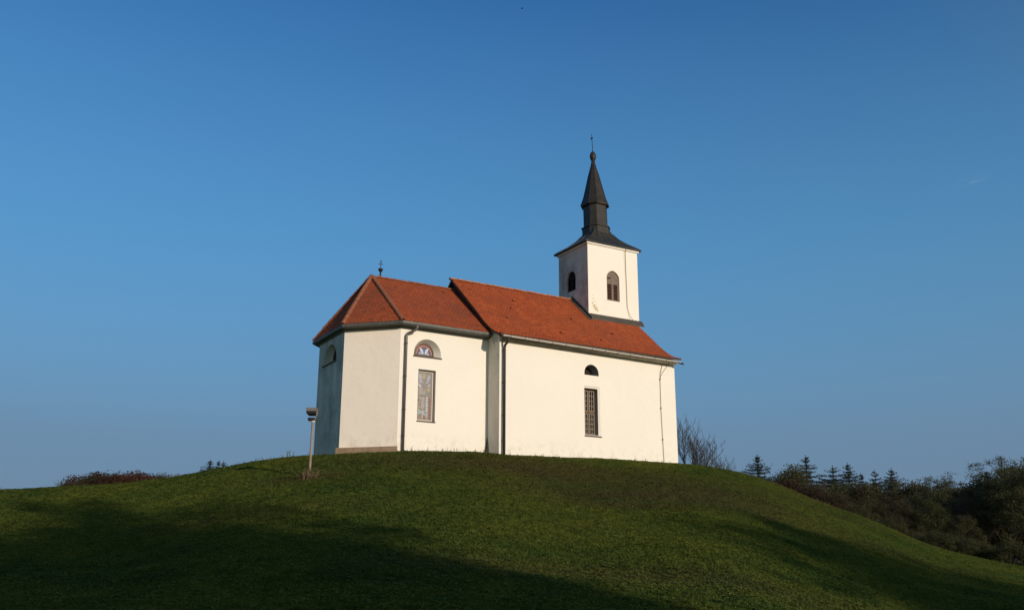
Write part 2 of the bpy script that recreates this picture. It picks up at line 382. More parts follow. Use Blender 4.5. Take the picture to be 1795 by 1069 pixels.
def arch_poly(u0, u1, z0, zt, n=14, point=0.0):
    """polygon of an arched opening: flat sill z0, round (or slightly pointed) head to zt"""
    c = (u0+u1)/2; hw = (u1-u0)/2; zs = max(z0, zt-hw) if zt-z0 > hw else z0
    hh = zt-zs; pts = [(u0, z0)]
    if zs > z0+1e-4: pts = [(u0, z0), (u0, zs)]
    for k in range(1, n):
        a = math.pi*(1-k/n); ca, sa = math.cos(a), math.sin(a)
        pts.append((c+hw*math.copysign(abs(ca)**(1-point*0.4), ca), zs+hh*sa*(1-point)+hh*point*(1-abs(ca))))
    if zs > z0+1e-4: pts.append((u1, zs))
    pts.append((u1, z0)); return pts
class Face:
    """vertical wall plane: origin, direction along u, outward normal"""
    def __init__(s, o, du): s.o = Vector(o); s.du = Vector(du).normalized(); s.n = s.du.cross(Vector((0, 0, 1)))
    def p(s, u, z, out=0.0): return s.o + s.du*u + Vector((0, 0, z)) + s.n*out
def wall(mb, fc, outline, holes=(), m=0, mr=None):
    """outline [(u,z)], holes: (outer polygon, depth, inner polygon)"""
    loops = [[Vector((u, z, 0)) for u, z in outline]] + [[Vector((u, z, 0)) for u, z in h[0]] for h in holes]
    tris = tessellate_polygon(loops); flat_ = [v for l in loops for v in l]
    mb.add([fc.p(v.x, v.y) for v in flat_], [t for t in tris], m)
    for (ho, dep, hi, *mm) in holes:
        n = len(ho); a = [fc.p(u, z) for u, z in ho]; b = [fc.p(u, z, -dep) for u, z in hi]
        mb.add(a+b, [(i, (i+1) % n, n+(i+1) % n, n+i) for i in range(n)], mm[0] if mm else (m if mr is None else mr))
def slab(mb, fc, poly, out0, out1, m=0):
    mb.prism([fc.p(u, z, out0) for u, z in poly], fc.n*(out1-out0), m)
def rect(u0, z0, u1, z1): return [(u0, z0), (u0, z1), (u1, z1), (u1, z0)]

F_NAVE = Face((0, 0, 0), (1, 0, 0))            # front wall of the nave
F_CH = Face((0, ST, 0), (1, 0, 0))             # front wall of the choir (u = x)
F_DG = Face((BX, BY, 0), (1, -1, 0))           # diagonal apse wall, u from the back corner to the front corner
F_END = Face((BX, 0, 0), (0, -1, 0))           # end wall of the apse, u = -y
# openings
A1o, A1i = arch_poly(-3.325, -2.14, 3.64, 4.345), arch_poly(-3.17, -2.335, 3.735, 4.225)
A2o = arch_poly(4.11, 4.842, 3.49, 3.955); A2i = arch_poly(4.16, 4.80, 3.50, 3.93)
R1 = rect(-3.105, 1.10, -2.345, 3.118)
R2o = rect(4.085, 0.955, 4.89, 3.04); R2i = rect(4.125, 0.985, 4.80, 2.935)
A3o, A3i = arch_poly(-4.93, -3.42, 3.66, 4.44), arch_poly(-4.55, -3.72, 3.74, 4.32)
nave = MB(); ZB = -0.9
PROF = [(-0.44, 4.635), (-0.15, 4.715), (0.15, 4.845), (0.5, 5.055), (1.0, 5.43), (1.6, 5.965), (MID, 8.05)]   # bell-cast roof line (y, z)
wall(nave, F_NAVE, rect(0, ZB, L, 4.62), [(A2o, 0.45, A2i, 1), (R2o, 0.05, R2i, 0)], 0, 1)
n_ = len(R2i); a_ = [F_NAVE.p(u, z, -0.05) for u, z in R2i]; b_ = [F_NAVE.p(u, z, -0.30) for u, z in R2i]
nave.add(a_+b_, [(i, (i+1) % n_, n_+(i+1) % n_, n_+i) for i in range(n_)], 1)
nave.quad((L, 0, ZB), (L, W, ZB), (L, W, 4.62), (L, 0, 4.62)); nave.quad((L, W, ZB), (0, W, ZB), (0, W, 4.62), (L, W, 4.62))
gab = [(y, z-0.07) for y, z in PROF if y > 0.05]; gab = [(0, 4.62)] + gab + [(W-y, z) for y, z in reversed(gab[:-1])] + [(W, 4.62)]
nave.add([(L, y, z) for y, z in gab], [tuple(range(len(gab)))])
nave_o = nave.build('nave_wall', [M_plaster, M_reveal], chapel)
endw = MB()   # the end wall of the nave, towards the choir
up = [p for p in gab if p[0] <= MID+0.001]
endw.add([(0, 0, ZB), (0, ST-0.002, ZB), (0, ST-0.002, 5.33), (0, 0.7, 5.16)] + [(0, y, z) for y, z in reversed([p for p in up if p[0] < 0.7])], [tuple(range(4+len([p for p in up if p[0] < 0.7])))])
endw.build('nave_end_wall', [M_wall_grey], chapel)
dp_ = MB(); dp_.prism([(-0.004, ST-0.003, -0.2), (-0.004, ST-0.003, 0.70), (-0.004, ST-0.10, 0.42), (-0.004, ST-0.16, 0.15), (-0.004, ST-0.10, -0.2)], (0.006, 0, 0)); dp_.prism([(-0.0045, ST-0.004, -0.2), (-0.0045, ST-0.004, 0.70), (-0.10, ST-0.004, 0.30), (-0.16, ST-0.004, -0.2)], (0, 0.006, 0))
dp_.build('damp_patch', [mottled('damp_plaster', (0.17, 0.155, 0.15), (0.27, 0.25, 0.235), 6)], chapel)
ms_ = MB(); ms_.prism([(-0.003, 0.66, 4.62), (-0.003, 0.60, 5.06), (-0.003, 0.42, 4.95), (-0.003, 0.20, 4.80), (-0.003, 0.08, 4.55), (-0.003, 0.20, 4.40), (-0.003, 0.34, 4.48), (-0.003, 0.46, 4.34), (-0.003, 0.58, 4.50)], (0.004, 0, 0))
ms_.build('moss_patch', [weathered_or_shaded('mossy_plaster', (0.40, 0.43, 0.36), (0.33, 0.37, 0.29), (0.48, 0.46, 0.40))], chapel)
gs = MB(); yy = [(0.70, 5.17)] + [p for p in up if p[0] > 0.7]; yy = yy + [(W-y, z) for y, z in reversed(yy[:-1])]
gs.prism([(-0.03, 0.70, 4.7)] + [(-0.03, y, z+0.02) for y, z in yy] + [(-0.03, W-0.70, 4.7)], (0.05, 0, 0))
gs.build('gable_boarding', [M_gable], chapel)
ch = MB()
wall(ch, F_CH, rect(-LC, ZB, 0, HC+0.2), [(A1o, 0.30, A1i), (R1, 0.22, R1)])
ch.build('choir_wall', [M_plaster], chapel); ch = MB()
ch.quad((0, W-ST, ZB), (-LC, W-ST, ZB), (-LC, W-ST, HC+0.2), (0, W-ST, HC+0.2))
ch.quad((-LC, W-ST, ZB), (BX, DY, ZB), (BX, DY, HC+0.2), (-LC, W-ST, HC+0.2))
ch.build('choir_wall', [M_plaster], chapel)
dg = MB(); wall(dg, F_DG, rect(0, ZB, D, HC+0.2)); dg.build('apse_wall', [M_plaster_bright_stained], chapel)
en = MB(); wall(en, F_END, rect(-DY, ZB, -BY, HC+0.2), [(A3o, 0.30, A3i)])
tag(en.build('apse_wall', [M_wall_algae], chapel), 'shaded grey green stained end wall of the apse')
pl = MB(); slab(pl, F_DG, rect(-0.09, -0.8, D+0.03, 0.045), 0.0, 0.10); slab(pl, F_END, rect(-BY-0.10, -0.8, -BY+0.0395, 0.042), 0.0, 0.098)
pl.build('plinth', [M_plinth], chapel)

# ---- windows
def frame_ring(mb, fc, poly, inner, o0, o1, m=0):
    n = len(poly)
    for lo, hi in ((o0, o0), (o1, o1)): pass
    for i in range(n):
        j = (i+1) % n
        for (pa, pb, o) in ((poly, inner, o1),):
            mb.quad(fc.p(*pa[i], o), fc.p(*pa[j], o), fc.p(*pb[j], o), fc.p(*pb[i], o), m)
        mb.quad(fc.p(*inner[i], o0), fc.p(*inner[j], o0), fc.p(*inner[j], o1), fc.p(*inner[i], o1), m)
def shrink(poly, d):
    us = [p[0] for p in poly]; zs = [p[1] for p in poly]; c = ((min(us)+max(us))/2, (min(zs)+max(zs))/2)
    su = 1-2*d/(max(us)-min(us)); sz = 1-2*d/(max(zs)-min(zs))
    return [(c[0]+(u-c[0])*su, c[1]+(z-c[1])*sz) for u, z in poly]
# choir lunette: stained glass
f = MB(); frame_ring(f, F_CH, A1i, shrink(A1i, 0.035), -0.30, -0.265)
wn1 = f.build('window', [M_wood], chapel); tag(wn1, 'half round stained glass window of the choir')
g = MB(); keys = ['brown', 'red', 'rose', 'navy', 'blue', 'ice', 'lilac']; mats = [SG[k] for k in keys]
slab(g, F_CH, A1i, -0.32, -0.297, 1)
cx_ = -2.7525
def fan(r0, r1, a0, a1, out, m, n=6, sx=1.0, sz=1.0):
    P = [(cx_+r1*sx*math.cos(a), 3.755+r1*sz*math.sin(a)) for a in np.linspace(a0, a1, n)]
    if r0 > 0: P += [(cx_+r0*sx*math.cos(a), 3.755+r0*sz*math.sin(a)) for a in np.linspace(a1, a0, n)]
    else: P += [(cx_, 3.755)]
    slab(g, F_CH, P, out-0.004, out, m)
for k in range(9):
    a = math.pi*(k+0.5)/9; fan(0.27, 0.31, a-0.10, a+0.10, -0.285, 2, 3, 1.1, 1.3)
fan(0, 0.26, 0.0, math.pi, -0.291, 3, 14, 1.15, 1.2)
for a in (0.30, math.pi-0.30): fan(0.06, 0.24, a-0.22, a+0.22, -0.286, 6, 4)
fan(0.0, 0.25, 1.25, 1.90, -0.286, 4, 5)
for s_ in (-1, 1):
    P = [(cx_+s_*(0.02+0.0), 3.78)]
    for t in np.linspace(0, 1, 7): P.append((cx_+s_*(0.03+0.16*t+0.035*math.sin(math.pi*t)), 3.78+0.25*t-0.04*math.sin(math.pi*t)))
    for t in np.linspace(1, 0, 7): P.append((cx_+s_*(0.02+0.16*t-0.035*math.sin(math.pi*t)), 3.80+0.25*t+0.05*math.sin(math.pi*t)))
    slab(g, F_CH, P, -0.286, -0.279, 5)
g.build('stained_glass', mats, wn1)
sm = MB(); slab(sm, F_CH, rect(-3.345, 3.60, -2.115, 3.642), -0.02, 0.05); sm.prism([F_CH.p(-3.32, 3.642, 0.0), F_CH.p(-3.17, 3.739, -0.298), F_CH.p(-2.335, 3.739, -0.298), F_CH.p(-2.145, 3.642, 0.0)], (0, 0, 0.006)); sm.build('sill', [M_sill], wn1)
# choir tall stained-glass window
f = MB(); R1g = rect(-3.105, 1.10, -2.345, 3.118)
frame_ring(f, F_CH, R1g, shrink(R1g, 0.03), -0.22, -0.16)
wn2 = f.build('window', [M_wood], chapel); tag(wn2, 'tall stained glass window of the choir with white inner frame')
f = MB(); Rw = shrink(R1g, 0.03); frame_ring(f, F_CH, Rw, shrink(Rw, 0.035), -0.20, -0.172); f.build('inner_frame', [M_white], wn2)
g = MB(); keys = ['brown', 'grey', 'lilac', 'yellow', 'ice', 'rose', 'cyan', 'red']; mats = [SG[k] for k in keys]
slab(g, F_CH, shrink(Rw, 0.03), -0.215, -0.198, 0)
def pane(u0, z0, u1, z1, m, o=0.0): slab(g, F_CH, rect(u0, z0, u1, z1), -0.196, -0.190+o, m)
def poly(P, m, o=0.001): slab(g, F_CH, P, -0.196, -0.190+o, m)
X0 = -3.02
pane(X0+0.03, 1.62, X0+0.30, 2.05, 1); pane(X0+0.05, 2.16, X0+0.33, 2.42, 1)
pane(X0+0.20, 2.80, X0+0.31, 2.99, 3)
poly([(X0+0.05, 2.62), (X0+0.02, 2.98), (X0+0.16, 2.98), (X0+0.20, 2.60)], 2); poly([(X0+0.42, 2.98), (X0+0.34, 2.60), (X0+0.44, 2.62), (X0+0.56, 2.90)], 2)
poly([(X0+0.01, 2.55), (X0+0.05, 2.60), (X0+0.16, 2.48), (X0+0.11, 2.42)], 4); poly([(X0+0.44, 2.44), (X0+0.38, 2.52), (X0+0.52, 2.62), (X0+0.55, 2.56)], 2)
poly([(X0+0.24, 2.30), (X0+0.21, 2.42), (X0+0.27, 2.50), (X0+0.32, 2.42), (X0+0.29, 2.30)], 5)
poly([(X0+0.40, 2.30), (X0+0.38, 2.40), (X0+0.46, 2.45), (X0+0.53, 2.38), (X0+0.50, 2.28)], 3)
pane(X0+0.02, 2.10, X0+0.58, 2.13, 5); pane(X0+0.01, 1.90, X0+0.05, 2.08, 2); pane(X0+0.12, 1.68, X0+0.17, 2.0, 5, 0.003); pane(X0+0.05, 1.70, X0+0.10, 1.96, 5, 0.003)
for k in range(6): pane(X0+0.36, 1.50+0.10*k, X0+0.44, 1.575+0.10*k, 4)
pane(X0+0.36, 1.28, X0+0.45, 1.46, 2); pane(X0+0.50, 1.2, X0+0.56, 2.05, 7); pane(X0+0.19, 1.19, X0+0.25, 1.60, 3, 0.003)
poly([(X0+0.02, 1.52), (X0+0.01, 1.60), (X0+0.20, 1.47), (X0+0.34, 1.40), (X0+0.33, 1.34), (X0+0.18, 1.40)], 6, 0.006); poly([(X0+0.03, 1.38), (X0+0.02, 1.45), (X0+0.30, 1.52), (X0+0.33, 1.47)], 6, 0.005)
pane(X0+0.02, 1.20, X0+0.17, 1.33, 5); pane(X0+0.28, 1.19, X0+0.34, 1.30, 7)
g.build('stained_glass', mats, wn2)
sm = MB(); slab(sm, F_CH, rect(-3.125, 1.055, -2.325, 1.10), -0.22, 0.035); sm.build('sill', [M_sill], wn2)
# nave lunette (deep, unglazed looking)
f = MB(); frame_ring(f, F_NAVE, A2i, shrink(A2i, 0.03), -0.45, -0.42)
wn3 = f.build('window', [M_wood], chapel); tag(wn3, 'small dark half round window high in the nave wall')
g = MB(); slab(g, F_NAVE, A2i, -0.47, -0.445); g.build('pane', [M_glass], wn3)
# nave tall window: two casements of small panes
f = MB(); frame_ring(f, F_NAVE, R2i, shrink(R2i, 0.045), -0.30, -0.235)
for (u0, u1) in ((4.17, 4.44), (4.48, 4.755)):
    for (z0, z1) in ((1.03, 1.91), (1.98, 2.89)):
        f_ = shrink(rect(u0, z0, u1, z1), 0.03); frame_ring(f, F_NAVE, rect(u0, z0, u1, z1), f_, -0.29, -0.245)
slab(f, F_NAVE, rect(4.17, 1.91, 4.755, 1.98), -0.29, -0.225); slab(f, F_NAVE, rect(4.44, 1.03, 4.48, 1.91), -0.29, -0.235); slab(f, F_NAVE, rect(4.44, 1.98, 4.48, 2.89), -0.29, -0.235)
wn4 = f.build('window', [M_wood], chapel); tag(wn4, 'tall barred casement window in the nave wall')
g = MB(); slab(g, F_NAVE, R2i, -0.32, -0.292); g.build('pane', [M_glass], wn4)
gb = MB()
for (u0, u1) in ((4.17, 4.44), (4.48, 4.755)):
    for (z0, z1) in ((1.03, 1.91), (1.98, 2.89)):
        w_ = 0.011
        for k in range(5):
            z = z0+0.03+(z1-z0-0.06)*k/4; slab(gb, F_NAVE, rect(u0+0.02, z-w_, u1-0.02, z+w_), -0.275, -0.243-0.001)
        for u in (u0+0.03, (u0+u1)/2, u1-0.03): slab(gb, F_NAVE, rect(u-w_, z0+0.02, u+w_, z1-0.02), -0.275, -0.240)
gb.build('glazing_bars', [M_bar], wn4)
sm = MB(); sm.prism([F_NAVE.p(4.07, 0.93, 0.04), F_NAVE.p(4.115, 1.015, -0.24), F_NAVE.p(4.81, 1.015, -0.24), F_NAVE.p(4.915, 0.93, 0.04)], (0, 0, 0.012)); slab(sm, F_NAVE, rect(4.07, 0.90, 4.915, 0.93), 0.0, 0.041); sm.build('sill', [M_sill], wn4)
# apse end window (in shade)
f = MB(); frame_ring(f, F_END, A3i, shrink(A3i, 0.04), -0.30, -0.26)
wn5 = f.build('window', [M_wood], chapel); tag(wn5, 'half round window in the shaded apse end')
g = MB(); slab(g, F_END, A3i, -0.32, -0.297); g.build('pane', [M_glass], wn5)
sm = MB(); slab(sm, F_END, rect(-4.96, 3.615, -3.39, 3.655), -0.02, 0.06); sm.prism([F_END.p(-4.92, 3.657, 0.0), F_END.p(-4.55, 3.742, -0.298), F_END.p(-3.72, 3.742, -0.298), F_END.p(-3.43, 3.657, 0.0)], (0, 0, 0.006)); sm.build('sill', [M_sill], wn5)

# ---- roofs
def tiles(mb, P, N, vmax, urange, exp=0.15, wd=0.168, du=None, seed=0):
    """courses of beaver-tail tiles; P(u, v) -> point, N(v) -> normal, urange(v) -> (u0, u1)"""
    r = random.Random(seed); n = int(vmax/exp)
    for k in range(n+1):
        v0 = k*exp; v1 = min(v0+exp*1.25, vmax)
        if vmax-v0 < 0.03: break
        a0, b0 = urange(v0); a1, b1 = urange(v1)
        cnt = max(1, int((b0-a0)/wd)+2); off = (k % 2)*0.5*wd
        for i in range(-1, cnt):
            u0 = a0+i*wd+off-0.25*wd; u1 = u0+wd-0.006
            lo, hi = max(u0, a0), min(u1, b0)
            if hi-lo < 0.02: continue
            tl, tr = max(u0, a1), min(u1, b1)
            lift = 0.034+r.uniform(-0.003, 0.004); nb, nt = N(v0), N(v1); c = 0.028
            dv = r.uniform(-0.006, 0.006)
            prof = [(lo, v0+c+dv), (lo+(hi-lo)*0.25, v0+0.006+dv), (lo+(hi-lo)*0.75, v0+0.006+dv), (hi, v0+c+dv)]
            top = [P(u, max(v, 0)) + nb*lift for u, v in prof]; bot = [p-nb*0.018 for p in top]
            if tr-tl < 0.01: m_ = min(max((lo+hi)/2, a1), b1); tl = tr = m_
            q0, q1 = P(tl, v1)+nt*0.012, P(tr, v1)+nt*0.012
            vs = top+bot+[q1, q0]
            mb.add(vs, [(0, 1, 2, 3, 8, 9), (0, 4, 5, 1), (1, 5, 6, 2), (2, 6, 7, 3), (3, 7, 8), (0, 9, 4)], 0, r.random())
def ridge_run(mb, a, b, rad=0.085, step=0.36, lift=0.0, seed=1):
    a, b = Vector(a), Vector(b); d = b-a; n = max(1, int(d.length/step)); r = random.Random(seed)
    side = d.cross(Vector((0, 0, 1))).normalized(); upv = side.cross(d.normalized())
    for k in range(n):
        p0 = a+d*(k/n)-d*(0.12/n); p1 = a+d*((k+1)/n)
        r0, r1 = rad*1.12, rad*0.9; vs = []
        j = r.uniform(-0.008, 0.008)
        for p, rr_ in ((p0, r0), (p1, r1)):
            for i in range(7):
                t = math.pi*i/6; vs.append(p+side*math.cos(t)*rr_+upv*(math.sin(t)*rr_*0.9+lift+j-0.03))
            for i in range(6, -1, -1):
                t = math.pi*i/6; vs.append(p+side*math.cos(t)*(rr_-0.02)+upv*(math.sin(t)*(rr_-0.02)*0.9+lift+j-0.03))
        m = 14
        mb.add(vs, [(i, (i+1) % m, m+(i+1) % m, m+i) for i in range(m)] + [tuple(range(m-1, -1, -1)), tuple(range(m, 2*m))], 0, r.random())
# nave roof
XL, XR = -0.17, 9.03
PV = [Vector((0, y, z)) for y, z in PROF]; SEG = [(PV[i+1]-PV[i]).length for i in range(len(PV)-1)]; CUM = [0]
for s_ in SEG: CUM.append(CUM[-1]+s_)
def prof_at(v):
    v = min(max(v, 0), CUM[-1]-1e-6)
    for i in range(len(SEG)):
        if v <= CUM[i+1]: return i, (v-CUM[i])/SEG[i]
def nP(u, v, back=False):
    i, t = prof_at(v); p = PV[i].lerp(PV[i+1], t); return Vector((u, W-p.y if back else p.y, p.z))
def nN(v, back=False):
    i, t = prof_at(v); d = PV[i+1]-PV[i]; n = Vector((0, -d.z, d.y)).normalized(); return Vector((0, -n.y, n.z)) if back else n
roof = MB()
prof2 = PROF + [(W-y, z) for y, z in reversed(PROF[:-1])]
th = 0.07
roof.add([(XL, y, z) for y, z in prof2]+[(XR, y, z) for y, z in prof2]+[(XL, y, z-th) for y, z in prof2]+[(XR, y, z-th) for y, z in prof2],
         [f_ for i in range(len(prof2)-1) for n in [len(prof2)] for f_ in ((i, i+1, n+i+1, n+i), (2*n+i, 2*n+i+1, 3*n+i+1, 3*n+i), (i, i+1, 2*n+i+1, 2*n+i), (n+i, n+i+1, 3*n+i+1, 3*n+i))] +
         [(0, len(prof2), 3*len(prof2), 2*len(prof2)), (len(prof2)-1, 2*len(prof2)-1, 4*len(prof2)-1, 3*len(prof2)-1)])
roof_o = roof.build('roof', [M_deck], chapel); tag(roof_o, 'bright red tiled roof of the nave')
# tower footprint
TX0, TX1, TY0, TY1 = 6.30, 9.235, 2.726, 5.22
tl = MB(); tiles(tl, nP, nN, CUM[-1], lambda v: (XL-0.01, XR+0.01), seed=2)
tiles(tl, lambda u, v: nP(u, v, True), lambda v: nN(v, True), CUM[-1], lambda v: (XL-0.01, XR+0.01), seed=3)
tl.build('roof_tiles', [M_tile], roof_o, fix=False)
rd = MB(); ridge_run(rd, (XL-0.05, MID, 8.09), (TX0+0.1, MID, 8.07)); rd.build('ridge_tiles', [M_ridge], roof_o, smooth=False)
for back in (False, True):
    for x_ in (XL, XR-0.03):
        vg = MB()
        pts = [nP(x_, v, back)+nN(v, back)*0.012 for v in np.linspace(0, CUM[-1], 16)]
        lo_ = [p - Vector((0, 0, 0.12 if 0.7 < p.y < W-0.7 else 0.045)) for p in pts]
        for i in range(15): vg.prism([pts[i], pts[i+1], lo_[i+1], lo_[i]], (0.03 if x_ > 0 else -0.012, 0, 0))
        vg.build('verge_board', [M_deck], roof_o)
# tile vents / snow hooks
for (u, v) in ((1.2, 2.3), (2.4, 4.3), (3.6, 1.6), (5.0, 3.3), (6.7, 2.3), (5.6, 1.4), (1.9, 3.4)):
    p = nP(u, v)+nN(v)*0.05; sh = MB(); sh.box(p.x-0.07, p.y-0.06, p.z-0.015, p.x+0.07, p.y+0.05, p.z+0.035); sh.build('roof_vent', [M_tile_old], roof_o)
# choir roof: hipped
OV = 0.355; OD = 0.86; OE = 0.54; RZ = 4.868
def offs(o):
    f_, d_, e_ = o, o*OD, o*OE; a = math.sqrt(2)*d_-f_; b = math.sqrt(2)*d_-e_
    return [Vector((0.0, ST-f_, 0)), Vector((-LC-a, ST-f_, 0)), Vector((BX-e_, BY-b, 0)), Vector((BX-e_, DY+b, 0)), Vector((-LC-a, W-ST+f_, 0)), Vector((0.0, W-ST+f_, 0))]
E0, E1, E2, E3, E4, E5 = [p+Vector((0, 0, RZ)) for p in offs(OV)]
E0.x = E5.x = 0.02
AP = Vector((-3.957, MID, 7.565)); RE = Vector((0.02, MID, 7.565))
cr = MB(); dn = Vector((0, 0, -0.07))
loop = [E0, E1, E2, E3, E4, E5]
cr.add(loop+[AP, RE]+[p+dn for p in loop]+[AP+dn, RE+dn], [(0, 1, 6, 7), (1, 2, 6), (2, 3, 6), (3, 4, 6), (4, 5, 7, 6), (8, 9, 14, 15), (9, 10, 14), (10, 11, 14), (11, 12, 14), (12, 13, 15, 14)] + [(i, i+1, 9+i, 8+i) for i in range(5)])
croof = cr.build('roof', [M_deck], chapel); tag(croof, 'hipped red tiled roof over the apse, older and darker')
tl = MB(); tl2 = MB()
def plane_tiles(mb, a, b, tops, seed):
    """eave a->b (left to right seen from outside), tops = left and right upper corners"""
    du = (b-a).normalized(); Lh = (b-a).length
    t0, t1 = tops; n = du.cross(t0-a).normalized()
    if n.z < 0: n = -n
    vv = n.cross(du).normalized()
    if vv.z < 0: vv = -vv
    vm = (t0-a).dot(vv); ua, ub = (t0-a).dot(du), (t1-a).dot(du)
    tiles(mb, lambda u, v: a+du*u+vv*v, lambda v: n, vm, lambda v: (ua*v/vm, Lh+(ub-Lh)*v/vm), seed=seed)
plane_tiles(tl, E1, E0, (AP, RE), 5); plane_tiles(tl, E2, E1, (AP, AP), 6); plane_tiles(tl, E3, E2, (AP, AP), 7); plane_tiles(tl, E4, E3, (AP, AP), 8); plane_tiles(tl, E5, E4, (RE, AP), 9)
tl.build('roof_tiles', [M_tile_old], croof, fix=False)
rd = MB(); ridge_run(rd, AP+Vector((-0.05, 0, 0.04)), RE+Vector((-0.05, 0, 0.04)))
for e in (E1, E2, E3, E4): ridge_run(rd, e+Vector((0, 0, 0.05)), AP+Vector((0, 0, 0.07)), 0.09, 0.33, 0.02, seed=int(e.x*10))
rd.build('ridge_tiles', [M_hip], croof)
fi = MB(); fx = -3.575
fi.lathe(fx, MID, [(0.05, 7.56), (0.035, 7.74), (0.03, 7.82), (0.06, 7.87), (0.105, 7.94), (0.105, 7.99), (0.05, 8.02), (0.012, 8.04), (0.012, 8.38)], 10)
fi.box(fx-0.10, MID-0.012, 8.19, fx+0.10, MID+0.012, 8.215); fi.box(fx-0.03, MID-0.012, 8.30, fx+0.05, MID+0.013, 8.322)
fi.build('finial_cross', [M_iron], croof)
# eaves: soffit / fascia boards under the choir roof and its gutter
def band(mb, prof, i0=0, i1=5, m=0, xend=0.0):
    """sweep a closed (out, z) profile along the choir outline"""
    n = len(prof); vs = []
    cols = [offs(o) for o, z in prof]
    for i in range(i0, i1+1):
        for k in range(n):
            p = cols[k][i]; vs.append((p.x if abs(p.x) > 1e-6 else xend, p.y, prof[k][1]))
    m_ = i1-i0
    mb.add(vs, [(i*n+k, i*n+(k+1) % n, (i+1)*n+(k+1) % n, (i+1)*n+k) for i in range(m_) for k in range(n)] + [tuple(range(n-1, -1, -1)), tuple(m_*n+k for k in range(n))], m)
so_ = MB(); band(so_, [(-0.05, 4.64), (0.05, 4.66), (0.12, 4.74), (0.27, 4.755), (0.27, 4.815), (-0.05, 4.815)], xend=-0.035); so_.build('eaves_soffit', [M_soffit], chapel)
gu = MB(); band(gu, [(0.275, 4.835), (0.28, 4.77), (0.31, 4.735), (0.36, 4.725), (0.405, 4.745), (0.425, 4.79), (0.43, 4.86), (0.415, 4.86), (0.41, 4.80), (0.36, 4.77), (0.30, 4.79)], 0, 5, xend=-0.035)
gut1 = gu.build('gutter', [M_gutter], chapel); tag(gut1, 'dark metal gutter round the choir eaves')
# nave cornice and gutter
def lin(mb, prof, x0, x1, dz=0.0, m=0):
    n = len(prof); vs = [(x0, y, z) for y, z in prof]+[(x1, y, z+dz) for y, z in prof]
    mb.add(vs, [(k, (k+1) % n, n+(k+1) % n, n+k) for k in range(n)]+[tuple(range(n-1, -1, -1)), tuple(range(n, 2*n))], m)
co_ = MB(); CP = [(0.02, 4.40), (-0.045, 4.40), (-0.06, 4.425), (-0.09, 4.44), (-0.115, 4.475), (-0.16, 4.49), (-0.20, 4.53), (-0.21, 4.60), (0.02, 4.62)]
lin(co_, CP, 0.003, L+0.03)
co_.build('cornice', [M_cornice], chapel)
gp = [(-0.44+0.065*math.cos(a), 4.585+0.065*math.sin(a)) for a in np.linspace(math.pi, 2*math.pi, 9)]
gp += [(-0.44+0.055*math.cos(a), 4.585+0.055*math.sin(a)) for a in np.linspace(2*math.pi, math.pi, 9)]
gu = MB(); lin(gu, gp, -0.10, 8.96, -0.09)
gut2 = gu.build('gutter', [M_zinc_lit], chapel); tag(gut2, 'pale zinc half round gutter along the nave eaves')
for k in range(14):
    br = MB(); x = 0.25+k*0.66; z = 4.585-0.09*(x+0.1)/9.15
    pts = [(x, -0.44+0.070*math.cos(a), z+0.070*math.sin(a)) for a in np.linspace(math.pi*0.97, 2*math.pi, 8)] + [(x, -0.36, z+0.055)]
    br.tube(pts, 0.009, 5); br.build('gutter_bracket', [M_pipe_dark], gut2)
sp = MB(); sp.tube([(8.90, -0.42, 4.45), (9.00, -0.43, 4.44), (9.15, -0.44, 4.42)], 0.042, 10); sp.build('overflow_spout', [M_pipe_dark], gut2)
# downpipes
def downpipe(pts, zlow, mat, label):
    mb = MB(); mb.tube(pts+[(pts[-1][0], pts[-1][1], zlow)], 0.052, 12); o = mb.build('downpipe', [mat], chapel, smooth=True); tag(o, label)
    x, y = pts[-1][0], pts[-1][1]
    for z in (4.05, 2.75, 1.45, 0.45):
        cl = MB(); cl.tube([(x, y, z-0.02), (x, y, z+0.02)], 0.062, 12); cl.box(x-0.015, y+0.03, z-0.012, x+0.015, y+0.13, z+0.012)
        cl.build('pipe_clip', [M_pipe_dark], o)
downpipe([(-3.36, ST-0.35, 4.80), (-3.36, ST-0.345, 4.70), (-3.38, ST-0.31, 4.60), (-3.50, ST-0.22, 4.53), (-3.66, ST-0.13, 4.45), (-3.70, ST-0.10, 4.36)], -0.5, M_pipe, 'brownish metal downpipe by the apse corner')
downpipe([(0.17, -0.44, 4.56), (0.17, -0.43, 4.42), (0.17, -0.36, 4.34), (0.165, -0.17, 4.26), (0.16, -0.13, 4.15)], -0.5, M_pipe_dark, 'dark downpipe at the nave corner')
# lightning conductor on the nave wall
cb = MB(); Y = -0.035
cb.tube([(8.27, -0.16, 4.45), (8.265, Y, 4.32), (8.15, Y, 3.95), (8.128, Y, 3.70), (8.116, Y, 2.42), (8.15, Y, 1.05), (8.19, Y, -0.3)], 0.011, 5)
cb.tube([(8.62, -0.42, 4.62), (8.60, -0.16, 4.46), (8.575, Y, 4.35), (8.30, Y, 4.03), (8.17, Y, 3.85), (8.14, Y, 3.70)], 0.009, 5)
for z, x in ((3.70, 8.128), (2.42, 8.116), (1.05, 8.15)): cb.box(x-0.025, Y-0.02, z-0.03, x+0.025, 0.002, z+0.03)
cb.build('lightning_conductor', [M_cable], chapel)

